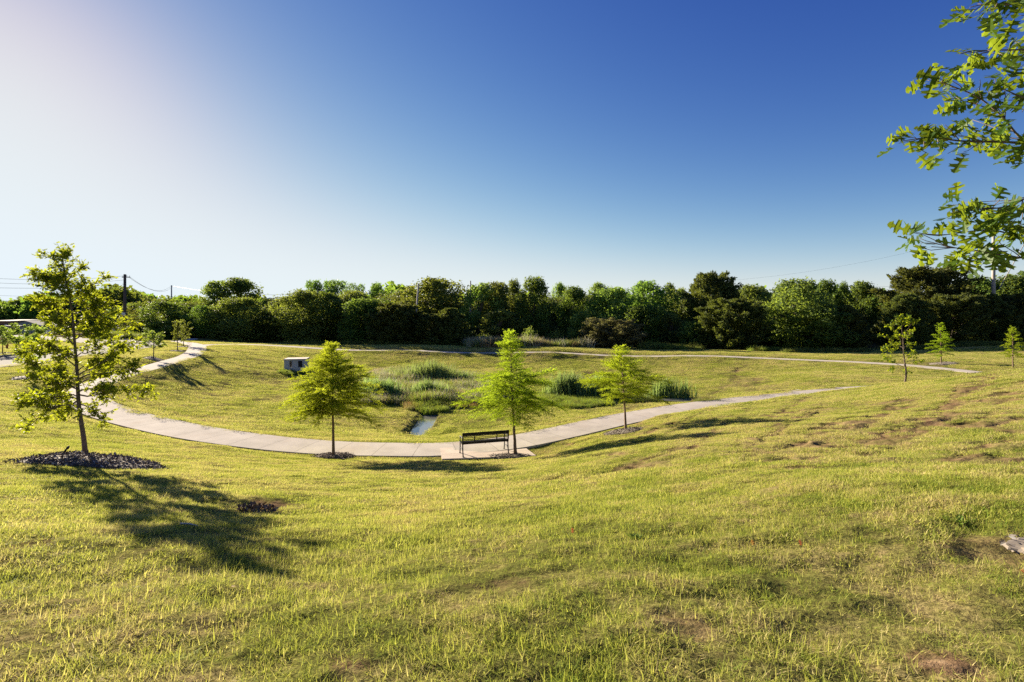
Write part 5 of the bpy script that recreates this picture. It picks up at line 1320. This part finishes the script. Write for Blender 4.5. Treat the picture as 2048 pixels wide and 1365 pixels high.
        add_obj('crown', mesh_np('crown', V, f, k, mat), root)
        mb = MB()
        for _ in range(7): mb.tube(wander((0, 0, -.05), (rr.normal(0, w*.4), rr.normal(0, w*.4), h*.7), 5, .1, rr), np.linspace(.03, .008, 5), 5)
        mb.build('trunk', M_BARK_D, root)
    shrub(1059, 0, 655, 26, 'upright bright green bush standing in the rough meadow', 3, M_DECL, 84)
    shrub(1112, 0, 660, 34, 'twiggy olive bush in the middle of the rough meadow', 4, M_DECL, 86)
    shrub(1146, 0, 662, 26, 'smaller green bush at the brown juniper end of the meadow', 5, M_DEC, 85)
    shrub(568, 0, 741, 26, 'low weedy bush at the corner of the concrete box', 6, M_DECL, 51)
    shrub(964, 0, 668, 40, 'pale scrubby bush under the willowy tree at the meadow', 7, M_DECL, 88)
    shrub(470, 0, 678, 22, 'bright green weed clump at the foot of the wood by the junction', 8, M_DECL, 90)

# ------------------------------------------------------------------ small things on the lawn
def build_small():
    b = on_land(116, 921); s = b.y/F
    root = empty('irrigation_pipe', b, 'bent black pipe sticking slantwise out of the dark mulch mound', 'pipe')
    MB().tube([(-.03, 0, -.08), ((130-116)*s, .02, (921-901)*s), ((134-116)*s, .02, (921-896)*s)], .020, 9).build('pipe', M_BLACK, root, True)
    MB().tube([((133-116)*s, .02, (921-897.5)*s), ((136-116)*s, .01, (921-894.5)*s), ((137.3-116)*s, -.03, (921-897)*s)], .027, 9).build('elbow', M_BLACK, root, True)
    r = np.random.RandomState(5)
    tan = plain_mat('bleached_wood', (.50, .46, .42), .8, 0, .2, 12)
    c = on_land(381, 1054); o = MB(); d = np.array([.135, -.03, 0]); o.tube([-d + [0,0,.022], np.array([-.02,.005,.03]), d + [0,0,.016]], [.012, .010, .005], 6)
    o = o.build('stick', tan, None, True, c); tag(o, 'bleached white stick lying in the tree shadow on the grass', 'stick')
    # clod of earth thrown up from a hole
    c = on_land(512, 1022); n = 330; t = r.uniform(0, 6.28, n); q = np.sqrt(r.uniform(0, 1, n)); p = np.column_stack([.27*q*np.cos(t), .15*q*np.sin(t), .04*np.clip(1 - q**2, 0, 1) + r.uniform(-.02, .02, n)])
    p[:, 2] += np.where(p[:, 1] < -.02, -.02, .015); l = r.uniform(.02, .06, n); V, f, k = cards(p, rand_unit(r, n) + [0, 0, .4], rand_unit(r, n), l, l*.8, RAG)
    tag(add_obj('dirt_clod', mesh_np('dirt_clod', V, f, k, M_SOIL), None, c), 'heap of loose red-brown earth thrown up in the grass near the shadow', 'dirt heap')
    leafm = leaf_mat('dry_leaf', (.20, .075, .025), (.34, .14, .05), (.45, .18, .05), .35, objvar=.2)
    def leaf(px, py, label, size=.085, up=True, sd=0):
        rr = np.random.RandomState(sd); c = on_land(px, py)
        nrm = np.array([[.2, -.9, .35]]) if up else rand_unit(rr, 1)*.3 + [0, 0, 1]; al = np.array([[.1, .1, 1.0]]) if up else rand_unit(rr, 1)
        V, f, k = cards(np.array([[0, 0, .02]]), nrm, al, size, size*.75, LOBED)
        tag(add_obj('fallen_leaf', mesh_np('fallen_leaf', V, f, k, leafm), None, c), label, 'leaf', 'dry leaves on the lawn')
    leaf(1145, 1073, 'dry brown leaf upright in the grass, farthest of the three below the bench', .055, True, 1)
    leaf(1506, 1099, 'dry brown leaf upright in the grass, first of a close pair', .05, True, 2)
    leaf(1602, 1099, 'dry brown leaf upright in the grass, second of a close pair, towards the bark pieces', .05, True, 3)
    leaf(295, 1188, 'orange-brown leaf low in the grass below the shadowed stick', .04, False, 4)
    leaf(470, 1182, 'yellowish leaf lying near the tip of the tree shadow', .04, False, 5)
    leaf(2038, 1146, 'rust-coloured leaf beside the scattered bark pieces', .06, False, 6)
    # darker broad-leaved weeds
    def weed(px, py, sd, label, size=.10):
        rr = np.random.RandomState(sd); c = on_land(px, py); n = 46; a = rr.uniform(0, 6.28, n); al = np.column_stack([np.cos(a), np.sin(a), rr.uniform(.2, 1.2, n)]); l = size*rr.uniform(.5, 1.1, n)
        V, f, k = cards(rr.normal(0, size*.3, (n, 3))*[1, 1, .1], np.column_stack([-np.cos(a)*.5, -np.sin(a)*.5, np.ones(n)]), al, l, l*.3, KITE)
        tag(add_obj('weed', mesh_np('weed', V, f, k, M_DECL), None, c), label, 'weed', 'broad-leaved weeds in the lawn')
    weed(1270, 1078, 1, 'dark green broad-leaved weed between the fallen leaves', .075)
    weed(1915, 1046, 2, 'dark green weed in the lawn just above the bark pieces', .09)
# ------------------------------------------------------------------ camera, sky, sun
def build_world():
    cam = bpy.data.cameras.new('camera'); co = bpy.data.objects.new('camera', cam); C.objects.link(co)
    cam.sensor_width = 36.0; cam.lens = 36.0*F/2048
    cam.shift_y = -(682.5 - H0)/2048*1.0
    cam.clip_start = .05; cam.clip_end = 9000
    co.location = (0, 0, 0); co.rotation_euler = (R(90), 0, 0)
    scene.camera = co
    w = bpy.data.worlds.new('World'); scene.world = w; w.use_nodes = True
    nt = w.node_tree; bg = nt.nodes['Background']
    sky = nt.nodes.new('ShaderNodeTexSky'); sky.sky_type = 'NISHITA'; sky.sun_disc = False
    sky.sun_elevation = SUN_EL; sky.sun_rotation = -SUN_AZ
    sky.altitude = 100; sky.air_density = .6; sky.dust_density = .1; sky.ozone_density = 4.0
    # polarising-filter grade of the sky: deeper blue away from the sun, white towards it
    sep = nt.nodes.new('ShaderNodeSeparateColor'); comb = nt.nodes.new('ShaderNodeCombineColor'); nt.links.new(sky.outputs[0], sep.inputs[0])
    for ch, (g, m, a) in enumerate(SKY_GRADE):
        u = math_n(nt, 'MULTIPLY', math_n(nt, 'POWER', math_n(nt, 'MULTIPLY', sep.outputs[ch], .0125), g), a)
        q = math_n(nt, 'MULTIPLY', u, 1/m); q = math_n(nt, 'SQRT', math_n(nt, 'ADD', math_n(nt, 'MULTIPLY', q, q), 1.0))
        nt.links.new(math_n(nt, 'MULTIPLY', math_n(nt, 'DIVIDE', u, q), 1/(SKY*2**EXPO)), comb.inputs[ch])
    nt.links.new(comb.outputs[0], bg.inputs[0]); bg.inputs[1].default_value = SKY
    s = bpy.data.lights.new('sun', 'SUN'); s.energy = SUN_E; s.angle = R(.5); s.color = (1.0, .87, .66)
    so = bpy.data.objects.new('sun', s); C.objects.link(so)
    so.rotation_euler = (-SUNDIR).to_track_quat('-Z', 'Y').to_euler(); so.location = SUNDIR*60
    vs = scene.view_settings; scene.display_settings.display_device = 'sRGB'
    vs.view_transform = 'Standard'; vs.look = 'None'; vs.exposure = EXPO; vs.gamma = 1.0
    cy = scene.cycles; cy.max_bounces = 7; cy.diffuse_bounces = 3; cy.glossy_bounces = 2; cy.transmission_bounces = 4; cy.transparent_max_bounces = 4
    cy.caustics_reflective = False; cy.caustics_refractive = False; cy.sample_clamp_indirect = 8
    cy.use_denoising = DENOISE
SKY, SUN_E, EXPO, DENOISE = .10, 5.0, 1.75, False
SKY_GRADE = [(2.05, .82, 1750), (1.7, .92, 216), (.9, 1.08, 11.3)]
HAZE = .00007
def build_haze():
    m, nt, out = new_mat('thin_haze')
    v = nt.nodes.new('ShaderNodeVolumePrincipled'); v.inputs['Color'].default_value = (.93, .96, 1.0, 1); v.inputs['Density'].default_value = HAZE
    v.inputs['Anisotropy'].default_value = .3; nt.links.new(v.outputs[0], out.inputs['Volume'])
    mb = MB(); mb.box((0, 170, 4.5), (900, 460, 28)); o = mb.build('haze', m); tag(o, kind='stuff')
build_setting(); build_beds(); build_trees(); build_overhang(); build_wood(); build_bench(); build_box(); pole_wire_objs(); build_houses(); build_wetland(); build_small(); build_turf(); build_world()
